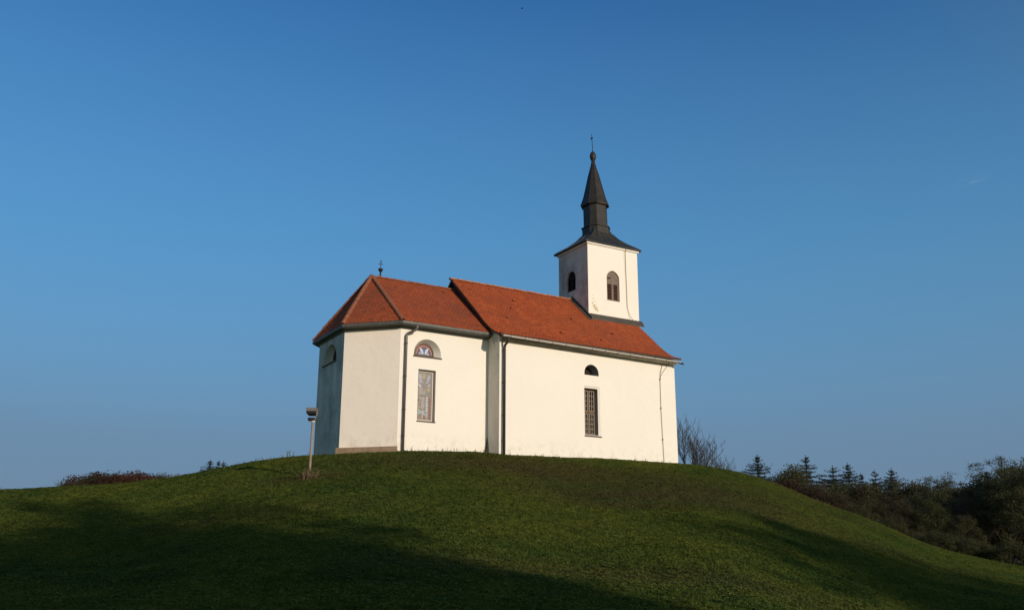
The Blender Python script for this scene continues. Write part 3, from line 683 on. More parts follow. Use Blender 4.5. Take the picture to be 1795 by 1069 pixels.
# ---- bell tower
TZ = 10.66
tw = MB(); F_TF = Face((0, TY0, 0), (1, 0, 0)); F_TS = Face((TX0, 0, 0), (0, -1, 0))
T1o = arch_poly(7.375, 8.115, 7.885, 9.385, 16, 0.22); T2o = arch_poly(-4.54, -3.76, 8.50, 9.50, 16, 0.1)
wall(tw, F_TF, rect(TX0, 4.6, TX1, TZ), [(T1o, 0.12, T1o)], 0)
tw.quad((TX1, TY0, -0.9), (TX1, TY1, -0.9), (TX1, TY1, TZ), (TX1, TY0, TZ)); tw.quad((TX1, TY1, -0.9), (TX0, TY1, 4.6), (TX0, TY1, TZ), (TX1, TY1, TZ))
tw.quad((L+0.002, TY0, -0.9), (TX1, TY0, -0.9), (TX1, TY0, 4.6), (L+0.002, TY0, 4.6))
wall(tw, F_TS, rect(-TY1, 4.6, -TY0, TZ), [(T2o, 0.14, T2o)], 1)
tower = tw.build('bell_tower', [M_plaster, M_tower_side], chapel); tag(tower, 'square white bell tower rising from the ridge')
def louvre(fc, opo, u0, u1, z0, zt, dep, zsp, label, dark):
    f = MB(); slab(f, fc, [p for p in opo], -dep-0.02, -dep, 1)                         # board behind
    ms = 0
    slab(f, fc, rect(u0, z0, u0+0.075, zsp), -dep+0.001, -dep+0.055, ms); slab(f, fc, rect(u1-0.075, z0, u1, zsp), -dep+0.001, -dep+0.055, ms)
    c = (u0+u1)/2
    slab(f, fc, rect(c-0.06, z0, c+0.06, zsp), -dep+0.001, -dep+0.06, ms); slab(f, fc, rect(u0+0.0755, z0, c-0.0605, z0+0.07), -dep+0.001, -dep+0.053, ms); slab(f, fc, rect(c+0.0605, z0, u1-0.0755, z0+0.07), -dep+0.001, -dep+0.053, ms)
    head = [(u0, zsp)] + [p for p in opo if p[1] > zsp+0.01] + [(u1, zsp)]
    slab(f, fc, head, -dep+0.001, -dep+0.05, ms)
    o = f.build('belfry_window', [M_shutter if not dark else M_dark, M_dark], tower); tag(o, label)
louvre(F_TF, T1o, 7.375, 8.115, 7.885, 9.385, 0.12, 8.72, 'arched wooden belfry window facing the sun', False)
louvre(F_TS, T2o, -4.54, -3.76, 8.50, 9.50, 0.14, 9.08, 'arched belfry window on the shaded side', True)
for (u0, u1) in ((7.455, 7.68), (7.81, 8.035)):
    lv = MB()
    for k in range(11):
        z = 7.97+k*0.07; lv.prism([F_TF.p(u0, z, -0.075), F_TF.p(u1, z, -0.075), F_TF.p(u1, z+0.045, -0.115), F_TF.p(u0, z+0.045, -0.115)], (0, 0, 0.012))
    lv.build('louvre_slats', [M_louver], tower)
ho = MB(); slab(ho, F_TF, [(7.46, 8.98), (7.47, 9.03), (7.64, 9.05), (7.66, 8.99)], -0.068, -0.064); ho.build('shutter_hole', [M_dark], tower)
# flaking patch of plaster near the tower foot
r_ = random.Random(11); M_flake = mottled('bare_render', (0.50, 0.40, 0.25), (0.60, 0.52, 0.38), 9)
for (u, z, s_) in ((6.52, 7.62, .05), (6.58, 7.50, .06), (6.64, 7.42, .08), (6.72, 7.34, .09), (6.80, 7.30, .07), (6.62, 7.72, .035), (6.56, 7.85, .03), (6.66, 7.55, .045), (6.54, 8.0, .022), (6.77, 7.45, .045)):
    P = [(u+s_*math.cos(a)*r_.uniform(.5, 1.1), z+s_*1.3*math.sin(a)*r_.uniform(.5, 1.1)) for a in np.linspace(0, 2*math.pi, 9)[:-1]]
    pa = MB(); slab(pa, F_TF, P, 0.0, 0.003+0.0004*len(P)*r_.random()); pa.build('flaked_plaster', [M_flake], tower)
cb = MB(); Y = TY0-0.03
cb.tube([(8.50, Y-0.12, 10.62), (8.505, Y, 10.4), (8.51, Y, 9.64), (8.525, Y, 8.5), (8.53, Y, 7.72), (8.60, Y-0.02, 7.40), (8.67, Y-0.06, 7.20), (8.70, Y-0.30, 6.92)], 0.011, 5); cb.build('lightning_conductor', [M_cable], tower)
ms = MB()
for k, (u0, u1) in enumerate(((8.40, 8.50),)): slab(ms, F_TF, [(8.395, TZ-0.02), (8.49, TZ-0.02), (8.50, 9.7), (8.52, 8.4), (8.50, 7.6), (8.475, 8.4), (8.44, 9.7)], 0.0, 0.0025)
ms.build('rain_streak', [mottled('rain_stain', (0.66, 0.60, 0.52), (0.72, 0.67, 0.60), 6)], tower)
# flashing where tower meets the roof
fl = MB()
zf = lambda y: nP(0, 0).z if y < 0 else np.interp(y, [p[0] for p in PROF], [p[1] for p in PROF])
za, zb_ = float(zf(TY0-0.02)), float(zf(TY0-0.22))
fl.prism([(TX0-0.05, TY0-0.012, za+0.20), (TX0-0.05, TY0-0.03, za+0.20), (TX0-0.05, TY0-0.22, zb_+0.075), (TX0-0.05, TY0-0.22, zb_+0.045), (TX0-0.05, TY0-0.012, za+0.04)], (TX1-TX0+0.20, 0, 0))
sl_ = [(y, float(zf(y))) for y in np.linspace(TY0-0.30, MID, 8)]
for i in range(7):
    (y0, z0), (y1, z1) = sl_[i], sl_[i+1]
    fl.prism([(TX0-0.04, y0, z0+0.03), (TX0-0.04, y0, z0+0.20), (TX0-0.04, y1, z1+0.20), (TX0-0.04, y1, z1+0.03)], (0.036, 0, 0))
    fl.prism([(TX0-0.20, y0, z0+0.045), (TX0-0.20, y0, z0+0.065), (TX0-0.20, y1, z1+0.065), (TX0-0.20, y1, z1+0.045)], (0.158, 0, 0))
fl.build('lead_flashing', [M_flash], tower)
# tower roof: four-sided sweep up to the turret
TCX, TCY = (TX0+TX1)/2, (TY0+TY1)/2+0.02
LEAN = -0.022
tr = MB(); hx, hy = (TX1-TX0)/2, (TY1-TY0)/2
lev = [(0.15, 10.60), (0.15, 10.65), (0.0, 10.79), (-0.30, 11.02), (-0.55, 11.28), (-0.74, 11.56), (-0.86, 11.80)]
vs = []
for o, z in lev:
    ax, ay = max(hx+o*1.1, 0.55), max(hy+o, 0.5)
    ax = max(hx+o*1.22, 0.46); ay = max(hy+o*0.98+(0 if o > -.2 else 0.0), 0.42)
    vs += [(TCX-ax, TCY-ay, z), (TCX+ax, TCY-ay, z), (TCX+ax, TCY+ay, z), (TCX-ax, TCY+ay, z)]
tr.add(vs, [(i*4+k, i*4+(k+1) % 4, (i+1)*4+(k+1) % 4, (i+1)*4+k) for i in range(len(lev)-1) for k in range(4)] + [(3, 2, 1, 0)])
for i in range(1, len(lev)-1):      # standing seams on the visible slopes
    for fr in (0.2, 0.4, 0.6, 0.8):
        for (k0, k1) in ((0, 1), (3, 0)):
            a = Vector(vs[i*4+k0]).lerp(Vector(vs[i*4+k1]), fr); b = Vector(vs[(i+1)*4+k0]).lerp(Vector(vs[(i+1)*4+k1]), fr)
            if i < 5: tr.tube([a+Vector((0, 0, 0.004)), b+Vector((0, 0, 0.004))], 0.013, 4)
    for k in range(4):
        if i < 5: tr.tube([vs[i*4+k], vs[(i+1)*4+k]], 0.02, 5)
trf = tr.build('tower_roof', [M_sheet], tower)
ev = MB()
for (o, z0, z1) in ((0.07, 10.52, 10.598),): ev.box(TX0-o, TY0-o, z0, TX1+o, TY1+o, z1)
ev.build('eaves_moulding', [M_plaster], tower)
# turret: square with cut corners
def cut8(a, c): return [(-a, -c), (-c, -a), (c, -a), (a, -c), (a, c), (c, a), (-c, a), (-a, c)]
def octa(mb, prof, cx, cy, ratio=0.54, seams=0.0):
    vs = []
    for rr_, z in prof:
        sx = LEAN*(z-11.7)
        vs += [(cx+sx+x, cy+y, z) for x, y in cut8(rr_, rr_*ratio)]
    n = len(prof)
    mb.add(vs, [(i*8+k, i*8+(k+1) % 8, (i+1)*8+(k+1) % 8, (i+1)*8+k) for i in range(n-1) for k in range(8)] + [tuple(range(7, -1, -1)), tuple((n-1)*8+k for k in range(8))])
    if seams:
        for k in range(8):
            mb.tube([vs[i*8+k] for i in range(n)], seams, 5)
SX = 7.775
tu = MB(); octa(tu, [(0.60, 11.55), (0.60, 11.90), (0.64, 11.905), (0.64, 11.955), (0.575, 11.96), (0.525, 12.02), (0.52, 13.12)], SX, MID)
turret = tu.build('turret', [M_spire], chapel); tag(turret, 'dark sheet metal turret with spire, ball and cross above the tower')
ss = MB(); octa(ss, [(0.62, 13.07), (0.635, 13.15), (0.62, 13.18), (0.50, 13.55), (0.37, 14.15), (0.245, 14.75), (0.135, 15.18), (0.085, 15.42), (0.06, 15.60)], SX, MID, 0.52, 0.014)
spire = ss.build('spire', [M_spire], turret)
bl = MB(); bl.lathe(SX, MID, [(0.055, 15.50), (0.08, 15.56), (0.14, 15.66), (0.165, 15.78), (0.155, 15.90), (0.10, 16.02), (0.04, 16.07), (0.02, 16.12)], 14, dx=LEAN, z0=11.7); bl.build('ball', [M_spire], turret, smooth=True)
cs = MB(); cs.tube([(SX+LEAN*4.4, MID, 16.05), (SX+LEAN*4.9-0.01, MID, 16.6), (SX+LEAN*5.3-0.02, MID, 17.02)], 0.020, 6)
cs.box(SX-0.155, MID-0.10, 16.78, SX-0.115, MID+0.10, 16.815)
cs.tube([(SX-0.13, MID, 16.88), (SX-0.18, MID, 16.82), (SX-0.2, MID-0.02, 16.74)], 0.012, 5); cs.build('cross', [M_iron], turret)

# ---- floodlight post
px_, py_, pz_ = ground_hit(542, 838)
post = empty('floodlight_post', (px_, py_, pz_)); tag(post, 'slanting grey floodlight on a pole left of the chapel apse', 'floodlight')
def up_at(ypix, xpix=542):     # height on a vertical through the post foot
    d = ray(xpix, ypix); r_ = math.hypot(px_-CAM[0], py_-CAM[1]); return CAM[2]+d[2]/math.hypot(d[0], d[1])*r_
z1, z2, z3 = up_at(738, 545), up_at(728, 545), up_at(716, 545)
rv = Vector((RGT[0], RGT[1], 0)).normalized(); fv = Vector((FWD[0], FWD[1], 0)).normalized(); base = Vector((px_, py_, pz_))
pxm = math.hypot(px_-CAM[0], py_-CAM[1])/FPX*1.02
mb = MB(); top = Vector((px_, py_, z1)) + rv*(0.8*pxm); mb.tube([base-Vector((0, 0, .3)), base.lerp(top, 0.40)], 0.040, 10, 1); mb.tube([base.lerp(top, 0.40), top], 0.044, 10, 0)
pole = mb.build('pole', [mottled('grey_pole', (0.20, 0.18, 0.18), (0.29, 0.265, 0.265), 5, 0.7), mottled('rusty_pole', (0.20, 0.15, 0.11), (0.30, 0.24, 0.18), 8, 0.8)], post)
cp = MB(); cp.tube([base.lerp(top, 0.985), top+Vector((0, 0, .02))], 0.065, 10); cp.build('pole_collar', [M_white], post)
hc = top+rv*(-2.6*pxm)
def obox(mb, c, hw, hd, z0, z1, hw2=None, hd2=None, m=0, sh=0.0):
    hw2 = hw if hw2 is None else hw2; hd2 = hd if hd2 is None else hd2
    a = [c+rv*(sx*hw)+fv*(sy*hd)+Vector((0, 0, z0-c.z)) for sx, sy in ((-1, -1), (1, -1), (1, 1), (-1, 1))]
    b = [c+rv*(sx*hw2+sh)+fv*(sy*hd2)+Vector((0, 0, z1-c.z)) for sx, sy in ((-1, -1), (1, -1), (1, 1), (-1, 1))]
    mb.add(a+b, [(0, 3, 2, 1), (4, 5, 6, 7), (0, 1, 5, 4), (1, 2, 6, 5), (2, 3, 7, 6), (3, 0, 4, 7)], m)
bx = MB(); obox(bx, hc, 5.4*pxm, 0.11, z1+.02, z1+.02+4.5*pxm); bx.build('ballast_box', [M_iron], post)
hd = MB(); obox(hd, hc, 5.2*pxm, 0.10, z2, z2+2.6*pxm, 7.6*pxm, 0.15, 1); obox(hd, hc, 7.7*pxm, 0.155, z2+2.6*pxm, z2+6.6*pxm, 8.1*pxm, 0.165, 1); obox(hd, hc, 8.2*pxm, 0.17, z2+6.6*pxm, z3+0.01, 8.7*pxm, 0.175, 0)
lamp = hd.build('lamp_head', [mottled('lamp_housing', (0.13, 0.12, 0.12), (0.19, 0.18, 0.18), 6, 0.8), M_iron], post)
yk = MB(); yk.tube([hc+rv*(8.6*pxm)+Vector((0, 0, z2+6*pxm-hc.z)), hc+rv*(8.2*pxm)+Vector((0, 0, z2-hc.z)), hc+rv*(5.6*pxm)+Vector((0, 0, z1+.06-hc.z))], 0.02, 6); yk.build('bracket', [M_pipe], post)
#PART3
# ------------------------------------------------------------------ grass
PROTO = bpy.data.collections.new('tuft_shapes')
def tuft(name, n, h0, h1, spread, wd, lean, seed, mat):
    r = random.Random(seed); mb = MB()
    for k in range(n):
        a = r.uniform(0, 2*math.pi); d = spread*math.sqrt(r.random()); x, y = d*math.cos(a), d*math.sin(a)
        h = r.uniform(h0, h1); b = r.uniform(0, 2*math.pi); l = h*r.uniform(0.1, lean); w_ = wd*r.uniform(0.7, 1.3)
        c, s_ = math.cos(b), math.sin(b)
        p0 = Vector((x-s_*w_, y+c*w_, -0.01)); p1 = Vector((x+s_*w_, y-c*w_, -0.01))
        m0 = Vector((x-s_*w_*.8+c*l*.35, y+c*w_*.8+s_*l*.35, h*.6)); m1 = Vector((x+s_*w_*.8+c*l*.35, y-c*w_*.8+s_*l*.35, h*.6))
        tp = Vector((x+c*l, y+s_*l, h*r.uniform(.8, 1)))
        mb.add([p0, p1, m1, m0, tp], [(0, 1, 2, 3), (3, 2, 4)], 0, r.random())
    me = bpy.data.meshes.new(name); me.from_pydata(mb.v, [], mb.f); me.materials.append(mat)
    o = bpy.data.objects.new(name, me); PROTO.objects.link(o); return o
for k in range(5): tuft('grass_tuft', 18, 0.012, 0.045, 0.10, 0.0042, 1.1, 20+k, M_blade)
def clover(seed):
    r = random.Random(seed); mb = MB()
    for k in range(9):
        x, y, z = r.uniform(-.07, .07), r.uniform(-.07, .07), r.uniform(.015, .05); s_ = r.uniform(.012, .022); t = r.uniform(-.5, .5); q_ = r.uniform(-.5, .5)
        mb.add([(x+s_*math.cos(a), y+s_*math.sin(a), z+t*s_*math.cos(a)+q_*s_*math.sin(a)) for a in np.linspace(0, 2*math.pi, 7)[:-1]], [tuple(range(6))])
    me = bpy.data.meshes.new('clover_tuft'); me.from_pydata(mb.v, [], mb.f); me.materials.append(M_blade)
    o = bpy.data.objects.new('clover_tuft', me); PROTO.objects.link(o)
clover(1); clover(2)
SEEDS = bpy.data.collections.new('tall_tuft_shapes')
tall = bpy.data.collections.new('tall_shapes')
def patch_mesh(name, cond, step=0.5):
    """triangles of ground where cond(px, r) holds, for scattering"""
    az = np.arange(-31, 31.01, 0.8); rr = np.arange(6.5, 52, step)
    A_, R_ = np.meshgrid(np.radians(az+30.37), rr); X = CAM[0]+R_*np.sin(A_); Y = CAM[1]+R_*np.cos(A_); Z = terrain(X, Y)
    rc = np.interp(np.degrees(A_)-30.37, AZ, T_R)
    nr, na = X.shape; V = np.stack([X, Y, Z], -1).reshape(-1, 3); F = []
    for i in range(nr-1):
        for j in range(na-1):
            if cond(X[i, j], Y[i, j], R_[i, j], rc[i, j]): F.append((i*na+j, i*na+j+1, (i+1)*na+j+1, (i+1)*na+j))
    me = bpy.data.meshes.new(name); me.from_pydata(V.tolist(), [], F)
    me.attributes.new('dry', 'FLOAT', 'POINT').data.foreach_set('value', dryness(V[:, 0], V[:, 1]))
    return me
def inside_chapel(x, y, m=0.05):
    if -m < x < L+m and -m < y: return True
    if -LC-m < x <= 0 and y > ST-m: return True
    if BX-m < x <= -LC and y > BY-(x-BX)-m*1.4: return True
    return False
def scatter(name, me, coll, density, smin, smax, label, seed=1):
    o = bpy.data.objects.new(name, me); COL.objects.link(o); tag(o, label, 'grass', kind='stuff')
    ng = bpy.data.node_groups.new(name+'_nodes', 'GeometryNodeTree')
    ng.interface.new_socket('Geometry', in_out='INPUT', socket_type='NodeSocketGeometry'); ng.interface.new_socket('Geometry', in_out='OUTPUT', socket_type='NodeSocketGeometry')
    N = ng.nodes; Lk = ng.links
    gi, go = N.new('NodeGroupInput'), N.new('NodeGroupOutput')
    dp = N.new('GeometryNodeDistributePointsOnFaces'); dp.distribute_method = 'RANDOM'; dp.inputs['Density'].default_value = density; dp.inputs['Seed'].default_value = seed
    ci = N.new('GeometryNodeCollectionInfo'); ci.inputs['Collection'].default_value = coll; ci.inputs['Separate Children'].default_value = True; ci.inputs['Reset Children'].default_value = True
    ip = N.new('GeometryNodeInstanceOnPoints'); ip.inputs['Pick Instance'].default_value = True
    rv_ = N.new('FunctionNodeRandomValue'); rv_.data_type = 'FLOAT_VECTOR'; rv_.inputs[0].default_value = (-0.15, -0.15, 0); rv_.inputs[1].default_value = (0.15, 0.15, 6.283)
    rs = N.new('FunctionNodeRandomValue'); rs.data_type = 'FLOAT'
    rs.inputs[2].default_value = smin; rs.inputs[3].default_value = smax
    Lk.new(gi.outputs[0], dp.inputs['Mesh']); Lk.new(dp.outputs['Points'], ip.inputs['Points']); Lk.new(ci.outputs[0], ip.inputs['Instance'])
    Lk.new(rv_.outputs[0], ip.inputs['Rotation']); Lk.new(rs.outputs[1], ip.inputs['Scale']); Lk.new(ip.outputs[0], go.inputs[0])
    m = o.modifiers.new('scatter', 'NODES'); m.node_group = ng
    return o
scatter('grass', patch_mesh('grass', lambda x, y, r, rc: r < rc+3.5 and not inside_chapel(x, y)), PROTO, 420, 0.5, 1.25, 'short mown grass covering the hill below the chapel')
# taller stalks: along the walls and here and there on the crest
M_stalk = mottled('dry_stalk', (0.10, 0.085, 0.035), (0.07, 0.09, 0.02), 6)
for k in range(3):
    o = tuft('grass_stalk', 7, 0.08, 0.26, 0.06, 0.0035, 0.45, 40+k, M_stalk); PROTO.objects.unlink(o); tall.objects.link(o)
def near_wall(x, y):
    return (not inside_chapel(x, y)) and inside_chapel(x, y, 0.65)
scatter('tall_grass', patch_mesh('tall_grass', lambda x, y, r, rc: near_wall(x, y) or (rc-0.8 < r < rc+0.8), 0.25), tall, 3.6, 0.5, 1.3, 'sparse taller grass stalks along the chapel walls and the crest', 5)

M_fallen = mottled('fallen_leaf', (0.22, 0.14, 0.06), (0.30, 0.22, 0.12), 3)
fall = bpy.data.collections.new('fallen_shapes')
for k in range(3):
    r = random.Random(70+k); mb = MB()
    for q_ in range(3):
        x, y, a, s_ = r.uniform(-.12, .12), r.uniform(-.12, .12), r.uniform(0, 6.28), r.uniform(.02, .035)
        c_, d_ = math.cos(a)*s_, math.sin(a)*s_; z = 0.055+r.uniform(-.01, .015)
        mb.add([(x+c_, y+d_, z), (x-d_*.6, y+c_*.6, z+.012), (x-c_, y-d_, z+.004), (x+d_*.6, y-c_*.6, z+.015)], [(0, 1, 2, 3)])
    m_ = bpy.data.meshes.new('fallen_leaf'); m_.from_pydata(mb.v, [], mb.f); m_.materials.append(M_fallen)
    fall.objects.link(bpy.data.objects.new('fallen_leaf', m_))
scatter('fallen_leaves', patch_mesh('fallen_leaves', lambda x, y, r, rc: r < rc and not inside_chapel(x, y, 0.1)), fall, 0.55, 0.5, 1.0, 'scattered pale fallen leaves lying on the grass slope', 9)

# ------------------------------------------------------------------ plants and trees
def leafmat(name, a, b, c=None, rough=0.65, trans=0.38):
    t = NT(name, rough, 0, 0.2)
    tint = t.attr('tint')
    oi = t.n.new('ShaderNodeObjectInfo')
    col = t.mix(t.ramp(tint, [(0.0, 0.0), (1.0, 1.0)]), a, b)
    if c: col = t.mix(t.math('MULTIPLY', oi.outputs['Random'], 0.8), col, c)
    t.col(col)
    tr_ = t.n.new('ShaderNodeBsdfTranslucent'); mx = t.n.new('ShaderNodeMixShader'); mx.inputs[0].default_value = trans
    t.l.new(col, tr_.inputs['Color']); t.l.new(t.b.outputs[0], mx.inputs[1]); t.l.new(tr_.outputs[0], mx.inputs[2])
    t.l.new(mx.outputs[0], t.n['Material Output'].inputs['Surface'])
    return t.mat
M_bark = mottled('bark', (0.026, 0.022, 0.018), (0.042, 0.036, 0.028), 6)
M_bark_bare = mottled('bare_bark', (0.045, 0.038, 0.034), (0.075, 0.064, 0.055), 6)
M_leaf_olive = leafmat('olive_leaves', (0.048, 0.055, 0.024), (0.090, 0.094, 0.036), (0.070, 0.064, 0.032))
M_leaf_airy = leafmat('airy_leaves', (0.055, 0.064, 0.027), (0.105, 0.108, 0.046), (0.075, 0.072, 0.036))
M_leaf_brown = leafmat('brown_leaves', (0.048, 0.044, 0.023), (0.080, 0.070, 0.034), (0.066, 0.050, 0.028))
M_leaf_red = leafmat('red_leaves', (0.044, 0.023, 0.016), (0.064, 0.034, 0.021), (0.042, 0.030, 0.018))
M_leaf_russet = leafmat('russet_leaves', (0.070, 0.026, 0.018), (0.110, 0.048, 0.028), (0.060, 0.036, 0.022))
M_needle = leafmat('spruce_needles', (0.016, 0.024, 0.018), (0.030, 0.040, 0.024), None, 0.7, 0.1)
def skeleton(seed, height, levels, spread, up, trunk_frac, nb, trunk_r, wig=0.12, multi=1):
    """segments [(points, radii, level)] and twig tips [(pos, dir)]"""
    r = random.Random(seed); segs = []; tips = []
    def grow(p, d, ln, rad, lv):
        pts = [p.copy()]; rads = [rad]; n = 5 if lv < 2 else 4; q_ = p.copy(); dd = d.copy()
        for i in range(n):
            dd = (dd + Vector((r.uniform(-wig, wig), r.uniform(-wig, wig), r.uniform(-wig, wig)+up*(0.10 if lv else 0.02)))).normalized()
            q_ = q_ + dd*(ln/n); pts.append(q_.copy()); rads.append(rad*(1-0.62*(i+1)/n))
        segs.append((pts, rads, lv))
        if lv >= levels: tips.append((pts[-1], dd, ln)); tips.append((pts[-2], dd, ln)); return
        k = nb[lv] if lv < len(nb) else 3
        for i in range(k):
            t = (trunk_frac + (1-trunk_frac)*(i+0.6)/k) if lv == 0 else 0.25+0.75*(i+0.7)/k
            f = min(t*n, n-0.001); a = int(f); s_ = pts[a].lerp(pts[a+1], f-a)
            ax = dd.orthogonal().normalized(); ax.rotate(Matrix.Rotation(i*2.4+r.uniform(-.6, .6), 3, dd))
            ang = spread*r.uniform(0.7, 1.25)*(1.0 if lv else (1.15-0.45*t))
            nd = d.copy() if lv == 0 else dd.copy(); nd.rotate(Matrix.Rotation(ang, 3, ax))
            grow(s_, nd, ln*r.uniform(0.50, 0.72)*(1.0 if lv else (1.12-0.35*t)), rads[a]*0.62, lv+1)
        tips.append((pts[-1], dd, ln*0.5))
    for m in range(multi):
        d = Vector((0, 0, 1)) if multi == 1 else Vector((math.cos(m*2.4)*.45, math.sin(m*2.4)*.45, 1)).normalized()
        grow(Vector((0, 0, -0.3)), d, height*r.uniform(0.55, 0.66) if multi > 1 else height*0.62, trunk_r/(1 if multi == 1 else 1.8), 0)
    return segs, tips
def wood_mesh(name, segs, mat, maxlv=9, minr=0.008):
    mb = MB()
    for pts, rads, lv in segs:
        if lv <= maxlv: mb.tube(pts, [max(x, minr) for x in rads], 6 if lv == 0 else 4, cap=False)
    me = bpy.data.meshes.new(name); me.from_pydata(mb.v, [], mb.f); me.materials.append(mat)
    me.polygons.foreach_set('use_smooth', [True]*len(me.polygons)); return me
def leaves_mesh(name, centres, sizes, mat, seed, aspect=0.6, flat=0.0):
    g = np.random.default_rng(seed); n = len(centres)
    C_ = np.array(centres); sz = np.array(sizes)[:, None]*g.uniform(0.6, 1.3, (n, 1))
    a = g.normal(size=(n, 3)); a[:, 2] *= (1-flat); a /= np.linalg.norm(a, axis=1, keepdims=True)
    b = g.normal(size=(n, 3)); b[:, 2] *= (1-flat); b -= a*(a*b).sum(1, keepdims=True); b /= np.linalg.norm(b, axis=1, keepdims=True)
    c = np.cross(a, b)
    P = np.stack([C_-a*sz, C_-b*sz*aspect*0.8+c*sz*.15, C_+a*sz, C_+b*sz*aspect*0.8+c*sz*.15], 1).reshape(-1, 3)
    me = bpy.data.meshes.new(name)
    me.vertices.add(4*n); me.vertices.foreach_set('co', P.ravel()); me.loops.add(4*n); me.loops.foreach_set('vertex_index', np.arange(4*n, dtype=np.int32))
    me.polygons.add(n); me.polygons.foreach_set('loop_start', np.arange(0, 4*n, 4, dtype=np.int32)); me.polygons.foreach_set('loop_total', np.full(n, 4, np.int32))
    me.update(calc_edges=True); me.validate()
    cl = g.random(n); me.attributes.new('tint', 'FLOAT', 'FACE').data.foreach_set('value', cl)
    me.materials.append(mat); return me
def foliage(tips, per, rad, size, seed, clump=0.6, zflat=0.7):
    g = np.random.default_rng(seed); cs = []
    for p, d, ln in tips:
        if g.random() < 0.08: continue
        k = int(per*g.uniform(0.5, 1.5)); rr_ = rad*g.uniform(0.6, 1.3)
        o = g.normal(size=(k, 3))*rr_*0.5; o[:, 2] *= zflat
        cs.append(np.array(p)[None, :]+np.array(d)[None, :]*rr_*0.3+o)
    cs = np.concatenate(cs); return cs, np.full(len(cs), size)
def clumps(n, h, c, rx, rz, r0, r1, per, seed, skew=0.0, low=-0.75):
    g = np.random.default_rng(seed); cs = []
    while len(cs) < n:
        v = g.normal(size=3); v /= np.linalg.norm(v)
        if v[2] < low: continue
        rr_ = g.uniform(0.45, 1.0)**0.6; cr_ = g.uniform(r0, r1)*h
        p = np.array([v[0]*rx*h*rr_*(1-0.25*max(v[2], 0)), v[1]*rx*h*rr_*(1-0.25*max(v[2], 0)), (c+v[2]*rz*rr_)*h])
        k = int(per*g.uniform(0.6, 1.3)); d = g.normal(size=(k, 3)); d /= np.linalg.norm(d, axis=1, keepdims=True)
        d *= (g.random((k, 1))**0.45)*cr_*g.uniform(0.75, 1.25, (k, 1)); d[:, 2] *= 0.75
        cs.append(p+d)
    return np.concatenate(cs)
class Kind:
    def __init__(s, name, parts): s.name, s.parts = name, parts; s.h = 0
    def place(s, x, y, height, label, cat, group=None, rot=None, sx=1.0, z=None, name=None):
        o = empty(name or s.name, (x, y, tz(x, y) if z is None else z)); k = height/s.h
        o.scale = (k*sx, k*sx, k); o.rotation_euler = (0, 0, rot if rot is not None else random.uniform(0, 6.28)); tag(o, label, cat, group)
        for pn, me in s.parts:
            c = bpy.data.objects.new(pn, me); COL.objects.link(c); c.parent = o
        return o
def kind_tree(name, seed, height, levels, spread, up, tf, nb, tr_, leafm, per, rad, size, bark=None, multi=1, maxlv=9, zflat=0.7, wig=0.12, flat=0.0, cl=None):
    segs, tips = skeleton(seed, height, levels, spread, up, tf, nb, tr_, wig, multi)
    parts = [('trunk', wood_mesh('trunk', segs, bark or M_bark, 2 if cl else maxlv, 0.008 if leafm else 0.0125))]
    zz = [p[0].z for p in tips]
    if leafm:
        c, s_ = foliage(tips, per, rad, size, seed, zflat=zflat)
        if cl: c = np.concatenate([clumps(*cl, seed), c[c[:, 2] < (cl[2]+cl[3])*height]]) if False else clumps(cl[0], height, *cl[1:], seed); s_ = np.full(len(c), size)
        parts.append(('crown', leaves_mesh('crown', c, s_, leafm, seed, flat=flat))); zz = [np.percentile(c[:, 2], 99.6)]
    k = Kind(name, parts); k.h = max(zz); return k
def kind_spruce(seed, h, mat, width=0.62, gappy=0.25):
    r = random.Random(seed); g = np.random.default_rng(seed); mb = MB(); cs = []; sz = []
    mb.tube([(0, 0, -.3), (0.03, 0, h*.5), (0, 0.02, h)], [h*.018, h*.012, 0.018], 6, cap=False)
    d = 0.34
    while d < h*0.90:
        full = width*min(d, 1.1+d*0.45)
        nbr = 5 if d < 1.2 else 7; a0 = r.uniform(0, 6.28)
        for k in range(nbr):
            if r.random() < gappy*0.4: continue
            a = a0+6.28*k/nbr+r.uniform(-.3, .3); l = full*r.uniform(0.65, 1.2); n = max(3, int(l/0.15)); zz = h-d+r.uniform(-.05, .05)
            up = 0.55 if d < 0.8 else (0.22 if d < 2.0 else 0.02)
            pts = [Vector((math.cos(a)*l*i/n, math.sin(a)*l*i/n, zz+l*(up*(i/n)-0.34*(i/n)+0.24*(i/n)**2))) for i in range(n+1)]
            mb.tube(pts, [max(.008, .022*(1-i/n)) for i in range(n+1)], 3, cap=False)
            for i in range(n+1):
                m = int(9+min(l, 2)*10); w_ = 0.035+0.13*l*(1.05-i/n)
                o = g.normal(size=(m, 3))*np.array([w_, w_, 0.035]); o[:, 2] -= np.abs(g.normal(size=m))*0.06
                cs.append(np.array(pts[i])+o); sz += [0.058]*m
        d += r.uniform(0.24, 0.40)*(0.9+d*0.07)
    k = 90; t_ = g.random(k)**0.7*h*0.5     # dense heart round the stem
    c = np.stack([g.normal(size=k)*0.05*(1+t_*0.5), g.normal(size=k)*0.05*(1+t_*0.5), h-0.15-t_], 1); cs.append(c); sz += [0.07]*k
    cs.append(np.array([[0, 0, h*(1-0.05*i/12)] for i in range(13)])+g.normal(size=(13, 3))*0.018); sz += [0.05]*13
    me = bpy.data.meshes.new('trunk'); me.from_pydata(mb.v, [], mb.f); me.materials.append(M_bark)
    k = Kind('spruce_tree', [('trunk', me), ('crown', leaves_mesh('crown', np.concatenate(cs), sz, mat, seed, 0.4))]); k.h = h; return k
K_olive = [kind_tree('broadleaf_tree', 101+i, 11, 3, 0.85, 0.9, 0.18, [9, 5, 4], 0.20, M_leaf_olive, 2, 1.0, 0.085, cl=(90, 0.60, 0.31, 0.36, 0.06, 0.115, 300)) for i in range(3)]
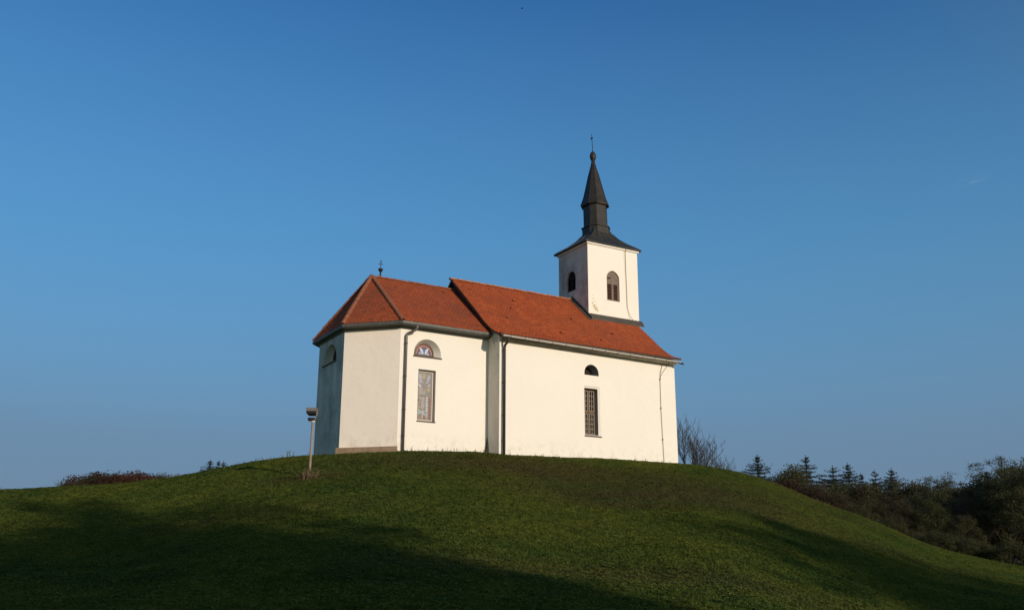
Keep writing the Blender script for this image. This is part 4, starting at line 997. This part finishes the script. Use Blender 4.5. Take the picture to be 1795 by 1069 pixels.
K_airy = [kind_tree('robinia_tree', 201+i, 12, 3, 0.72, 1.0, 0.30, [8, 5, 4], 0.19, M_leaf_airy, 85, 0.58, 0.072, zflat=0.5, flat=0.0) for i in range(3)]
K_brown = [kind_tree('autumn_tree', 301+i, 9, 3, 0.75, 1.0, 0.15, [9, 5, 4], 0.16, M_leaf_brown, 2, 0.85, 0.075, cl=(80, 0.58, 0.30, 0.38, 0.06, 0.12, 300)) for i in range(2)]
K_red = [kind_tree('red_shrub', 401+i, 4, 2, 0.6, 0.9, 0.08, [7, 5], 0.07, M_leaf_red, 2, 0.5, 0.05, multi=4, cl=(60, 0.45, 0.5, 0.42, 0.08, 0.15, 260)) for i in range(2)]
K_russet = [kind_tree('russet_tree', 451+i, 9, 3, 0.8, 0.8, 0.15, [8, 5, 4], 0.16, M_leaf_russet, 2, 1.1, 0.10, cl=(80, 0.56, 0.34, 0.38, 0.07, 0.13, 260)) for i in range(2)]
K_shrub = [kind_tree('green_shrub', 501+i, 4, 2, 0.65, 0.8, 0.05, [7, 5], 0.06, M_leaf_olive, 2, 0.5, 0.055, multi=4, cl=(60, 0.42, 0.5, 0.42, 0.08, 0.15, 260)) for i in range(2)]
K_twig = [kind_tree('leafless_tree', 551+i, 9, 4, 0.50, 1.3, 0.2, [8, 5, 4, 3], 0.15, None, 0, 0, 0, M_bark_bare) for i in range(2)]
K_spruce = [kind_spruce(601+i, 12, M_needle, w_, gp) for i, (w_, gp) in enumerate(((.66, .30), (.58, .25), (.78, .30)))]

def put(K, px, ytop, r, label, cat, group, sx=1.0, i=0, name=None):
    x, y, zt = polar(px, ytop, r); z = tz(x, y); h = zt-z
    k = K[i % len(K)]
    return k.place(x, y, h, label, cat, group, sx=sx, z=z, rot=(px*0.37) % 6.28, name=name)
#TREES
# spruces on the right, above the wood
for i, (px, yt, r, lab, sx) in enumerate([
        (1327, 796, 78, 'lone dark spruce nearest the chapel, rising behind the hill edge', 1.15),
        (1412, 797, 84, 'tallest dark spruce in the wood, beside the round leafy crown', 1.25),
        (1459, 815, 88, 'broad dark spruce just right of the tallest spruce', 1.35),
        (1485, 810, 92, 'slender pointed spruce at the right of a close pair of spruces', 1.0),
        (1509, 828, 96, 'small spruce tip barely showing over the brown trees', 1.0),
        (1533, 822, 97, 'thin spruce top with sparse side branches over the wood', 0.9),
        (1562, 820, 100, 'rightmost spruce top, wide and ragged above the wood', 1.2)]):
    put(K_spruce, px, yt, r, lab, 'spruce', 'spruces behind the hill on the right', sx, i)
GR = 'trees of the wood at the right edge'
wood = [  # kind, px, ytop, r, sx, label
    (K_olive, 1384, 821, 80, 1.1, 'round dark leafy tree between the two tallest spruces'),
    (K_brown, 1436, 853, 74, 1.1, 'small brownish tree below the tallest spruce'),
    (K_olive, 1478, 849, 80, 1.1, 'dark leafy tree under the close pair of spruces'),
    (K_brown, 1520, 850, 76, 1.1, 'brown autumn tree left of the thin spruce top'),
    (K_olive, 1556, 848, 82, 1.2, 'olive tree beneath the rightmost spruce top'),
    (K_brown, 1470, 866, 62, 1.0, 'low brown tree close to the grassy hill edge'),
    (K_olive, 1526, 872, 60, 1.0, 'olive tree standing just past the grassy hill edge'),
    (K_brown, 1598, 848, 78, 1.1, 'brown tree in front of bare twigs in the wood'),
    (K_airy, 1642, 836, 72, 1.0, 'airy leaved tree with open top in the middle of the wood'),
    (K_airy, 1680, 838, 74, 1.0, 'thin topped airy tree left of the big robinias'),
    (K_olive, 1612, 868, 62, 1.1, 'dense olive tree in the middle of the wood front'),
    (K_olive, 1660, 880, 64, 1.0, 'low dark tree below the airy tops in the wood'),
    (K_airy, 1738, 809, 60, 1.0, 'big robinia with feathery top, left of the tallest one'),
    (K_airy, 1792, 803, 57, 1.1, 'tallest feathery robinia at the right picture edge'),
    (K_olive, 1705, 862, 66, 1.0, 'shaded leafy tree between airy tree and big robinia'),
    (K_olive, 1764, 872, 68, 1.1, 'dark tree behind the trunks of the big robinias'),
    (K_brown, 1575, 880, 57, 0.9, 'short brown tree low on the hill side of the wood'),
    (K_olive, 1850, 850, 66, 1.2, 'leafy tree cut off by the right picture edge'),
    (K_olive, 1500, 860, 100, 1.3, 'far leafy tree behind the middle spruces'),
    (K_olive, 1590, 858, 105, 1.4, 'far leafy tree behind the bare twigs'),
    (K_olive, 1650, 856, 100, 1.4, 'far dark tree behind the airy tree'),
    (K_olive, 1720, 850, 98, 1.4, 'far dark tree behind the big robinia'),
    (K_olive, 1790, 850, 96, 1.4, 'far dark tree behind the tallest robinia'),
    (K_olive, 1776, 818, 62, 1.0, 'full rounded tree between the two big robinias'),
    (K_olive, 1722, 836, 64, 1.0, 'rounded leafy tree just left of the big robinia'),
    (K_olive, 1628, 878, 57, 0.9, 'low olive tree filling the gap in the wood front'),
    (K_olive, 1690, 905, 56, 0.9, 'low dark tree in front of the robinia trunks'),
    (K_olive, 1425, 860, 102, 1.3, 'far leafy tree behind the tallest spruce')]
for i, (K, px, yt, r, sx, lab) in enumerate(wood): put(K, px, yt, r, lab, 'tree', GR, sx, i)
for i, (px, yt, r, lab) in enumerate([(1592, 827, 84, 'leafless twiggy treetop in the middle of the wood'), (1690, 850, 60, 'bare grey tree among the leafy trees left of the big robinia')]):
    put(K_twig, px, yt, r, lab, 'tree', GR, 1.0, i)
for i, (K, px, yt, r, lab, cat, sx) in enumerate([
        (K_red, 1374, 843, 56, 'reddish shrub at the left end of the wood, by the hill edge', 'shrub', 1.3), (K_red, 1404, 853, 55, 'dull red shrub below the tallest spruce', 'shrub', 1.3), (K_red, 1434, 868, 54, 'red brown shrub at the hill edge right of other red shrubs', 'shrub', 1.2),
        (K_shrub, 1640, 930, 52, 'pale green bush at the foot of the wood', 'shrub', 1.3), (K_shrub, 1700, 945, 52, 'green bush below the big robinia', 'shrub', 1.3), (K_shrub, 1775, 950, 51, 'dense low bush at the lower right, next to the grass', 'shrub', 1.5),
        (K_shrub, 1556, 908, 54, 'olive bush at the grassy edge in the middle of the slope', 'shrub', 1.2), (K_shrub, 1600, 925, 55, 'dark bush left of the pale green bush', 'shrub', 1.2), (K_shrub, 1500, 885, 55, 'brownish green bush high on the wood edge', 'shrub', 1.2), (K_shrub, 1735, 960, 53, 'small bush between two larger bushes at the lower right', 'shrub', 1.1)]):
    put(K, px, yt, r, lab, cat, 'shrubs along the wood edge', sx, i)
# left skyline
for i, (px, yt, r, lab, sx) in enumerate([(128, 846, 150, 'small dark treetop at the left end of the russet row', .9), (150, 851, 152, 'tiny low bush left of the russet trees', 1.0), (140, 838, 160, 'russet tree at the left of the far row', 1.0),
        (158, 836, 150, 'dull green and brown tree in the far row', 1.1), (178, 834, 152, 'brown tree left of the reddest tree', 1.1), (190, 832, 150, 'reddest round tree in the far row on the left', 1.2), (208, 836, 150, 'purple brown tree right of the reddest tree', 1.1),
        (224, 833, 148, 'russet tree in the middle right of the far row', 1.1), (240, 831, 150, 'tall russet tree with twiggy top in the far row', 1.1), (255, 832, 149, 'russet tree near the right end of the far row', 1.0), (272, 834, 150, 'dark pointed treetop at the right end of the far row', .9), (290, 837, 152, 'low pale tree beyond the right end of the far row', 1.0), (305, 836, 154, 'last low tree of the far row next to the slope', 1.0)]):
    K = K_russet if i not in (0, 3, 10) else K_brown
    put(K, px, yt, r, lab, 'tree', 'russet trees on the far left skyline', sx*1.25, i)
for i, (px, yt, r, lab, sx) in enumerate([(369, 805, 120, 'leftmost and largest of three little spruces on the left skyline', 1.3), (384, 806, 124, 'middle one of three little spruces on the left skyline', 1.1), (392, 807, 126, 'rightmost of three little spruces on the left skyline', 1.1)]):
    put(K_spruce, px, yt, r, lab, 'spruce', 'little spruces on the left skyline', sx, i)
# bare trees behind the right end of the chapel
for i, (px, yt, r, lab, sx) in enumerate([(1203, 712, 56, 'tall bare tree behind the right end of the chapel', 1.15), (1236, 756, 55, 'lower bare tree right of the tall bare tree', 1.3), (1270, 786, 56, 'smallest bare tree at the right of the bare group', 1.2)]):
    put(K_twig, px, yt, r, lab, 'tree', 'bare trees behind the chapel', sx, i)
# trees behind the photographer that shade the foot of the hill
SH, PU = np.array([math.sin(SUN_AZ), -math.cos(SUN_AZ)]), np.array([math.cos(SUN_AZ), math.sin(SUN_AZ)])
def shade_tree(u, s, top, sx, i, lab):
    p = PU*(u+1.0) + SH*s; z = tz(*p); K_shade.place(p[0], p[1], top-z, lab, 'tree', 'trees behind the camera shading the lawn', rot=i*1.3, sx=sx, z=z)
K_shade = kind_tree('broadleaf_tree', 111, 11, 3, 0.80, 0.9, 0.22, [9, 5, 4], 0.20, M_leaf_olive, 95, 1.0, 0.13, zflat=0.8)
for i, (u, s, h0, sx, lab) in enumerate([(-16.6, 60, -0.8, 0.50, 'tall leafy tree behind the camera, shading the left lawn'), (-21.5, 63, -4.3, 0.80, 'second leafy tree behind the camera, left of the tall one'), (-29.5, 60, -4.6, 1.0, 'leafy tree behind the camera at the far left'),
        (-37.5, 62, -4.6, 1.1, 'leafy tree at the far left end behind the camera'), (0.5, 58, -6.1, 1.28, 'broad leafy tree behind the camera, shading the right slope'), (-24.5, 70, -5.6, 1.0, 'leafy tree standing deep behind the tall one'), (-20.0, 66, -6.5, 0.9, 'shorter leafy tree behind the right side of the tall one')]):
    shade_tree(u, s, h0+s*math.tan(SUN_EL), sx, i, lab)
# ------------------------------------------------------------------ small plants and a bird
def weed(px, py, r_off, h, n, seed, label, name='weed', lean=.5, leaf=True, mat=None):
    p = ground_hit(px, py)
    if p is None:
        x, y, _ = polar(px, py, r_off); p = np.array([x, y, tz(x, y)])
    o = empty(name, tuple(p)); tag(o, label, 'plant'); r = random.Random(seed); st = MB(); lf = MB()
    for k in range(n):
        a = r.uniform(0, 6.28); l = h*r.uniform(.5, 1); b = Vector((p[0]+r.uniform(-.06, .06)*n*.15, p[1]+r.uniform(-.06, .06)*n*.15, p[2]-.03))
        t = b+Vector((math.cos(a)*l*lean*r.random(), math.sin(a)*l*lean*r.random(), l)); st.tube([b, b.lerp(t, .5)+Vector((0, 0, .02)), t], [.008, .006, .003], 4)
        for q_ in (.45, .65, .8, .95):
            c = b.lerp(t, q_); s_ = r.uniform(.02, .045)
            d = Vector((r.uniform(-1, 1), r.uniform(-1, 1), r.uniform(-.3, .6))).normalized(); e = d.orthogonal().normalized()
            lf.add([c, c+d*s_+e*s_*.4, c+d*s_*2, c+d*s_-e*s_*.4], [(0, 1, 2, 3)])
    st.build('stem', [mat or M_stalk], o, fix=False)
    if leaf: lf.build('leaves', [mat or M_blade_dark], o, fix=False)
M_blade_dark = mottled('weed_leaf', (0.03, 0.05, 0.015), (0.05, 0.06, 0.02), 8)
M_weed_dry = mottled('dry_weed', (0.10, 0.06, 0.035), (0.14, 0.09, 0.05), 8)
weed(505, 797, 37.6, 0.34, 6, 1, 'little weed with round leaves standing on the crest left of the floodlight')
weed(452, 805, 38.2, 0.22, 4, 2, 'thin weed on the crest, further left', leaf=False); weed(460, 804, 38.2, 0.24, 3, 3, 'thin weed stalk beside the further left crest weed', leaf=False)
weed(539, 841, 31, 0.42, 26, 4, 'brown dry weeds growing round the foot of the floodlight pole', 'dry_weed', 0.9, True, M_weed_dry)
weed(546, 838, 31, 0.40, 14, 5, 'grey green weeds right at the floodlight pole', 'weed', 0.7)
weed(849, 791, 37, 0.26, 5, 6, 'small weeds against the wall in the inner corner of the chapel'); weed(833, 790, 37, 0.16, 4, 7, 'tiny reddish weeds at the choir wall foot', mat=M_weed_dry)
bx_, by_, bz_ = polar(915.5, 15.5, 120)
bird = empty('bird', (bx_, by_, bz_)); tag(bird, 'tiny dark bird flying high in the open sky', 'bird')
bb = MB(); B = Vector((bx_, by_, bz_)); bb.tube([B-rv*.12, B-rv*.05, B+rv*.04, B+rv*.12, B+rv*.16], [.015, .045, .05, .03, .01], 8)
for s_ in (-1, 1): bb.add([B+rv*.05, B-rv*.05, B-rv*.07+fv*.16*s_+Vector((0, 0, .05)), B-rv*.14+fv*.30*s_+Vector((0, 0, .03)), B+rv*.02+fv*.17*s_+Vector((0, 0, .06))], [(0, 1, 2, 3, 4)])
bb.add([B-rv*.10, B-rv*.22+fv*.04, B-rv*.22-fv*.04], [(0, 1, 2)])
bb.build('body', [M_iron], bird)
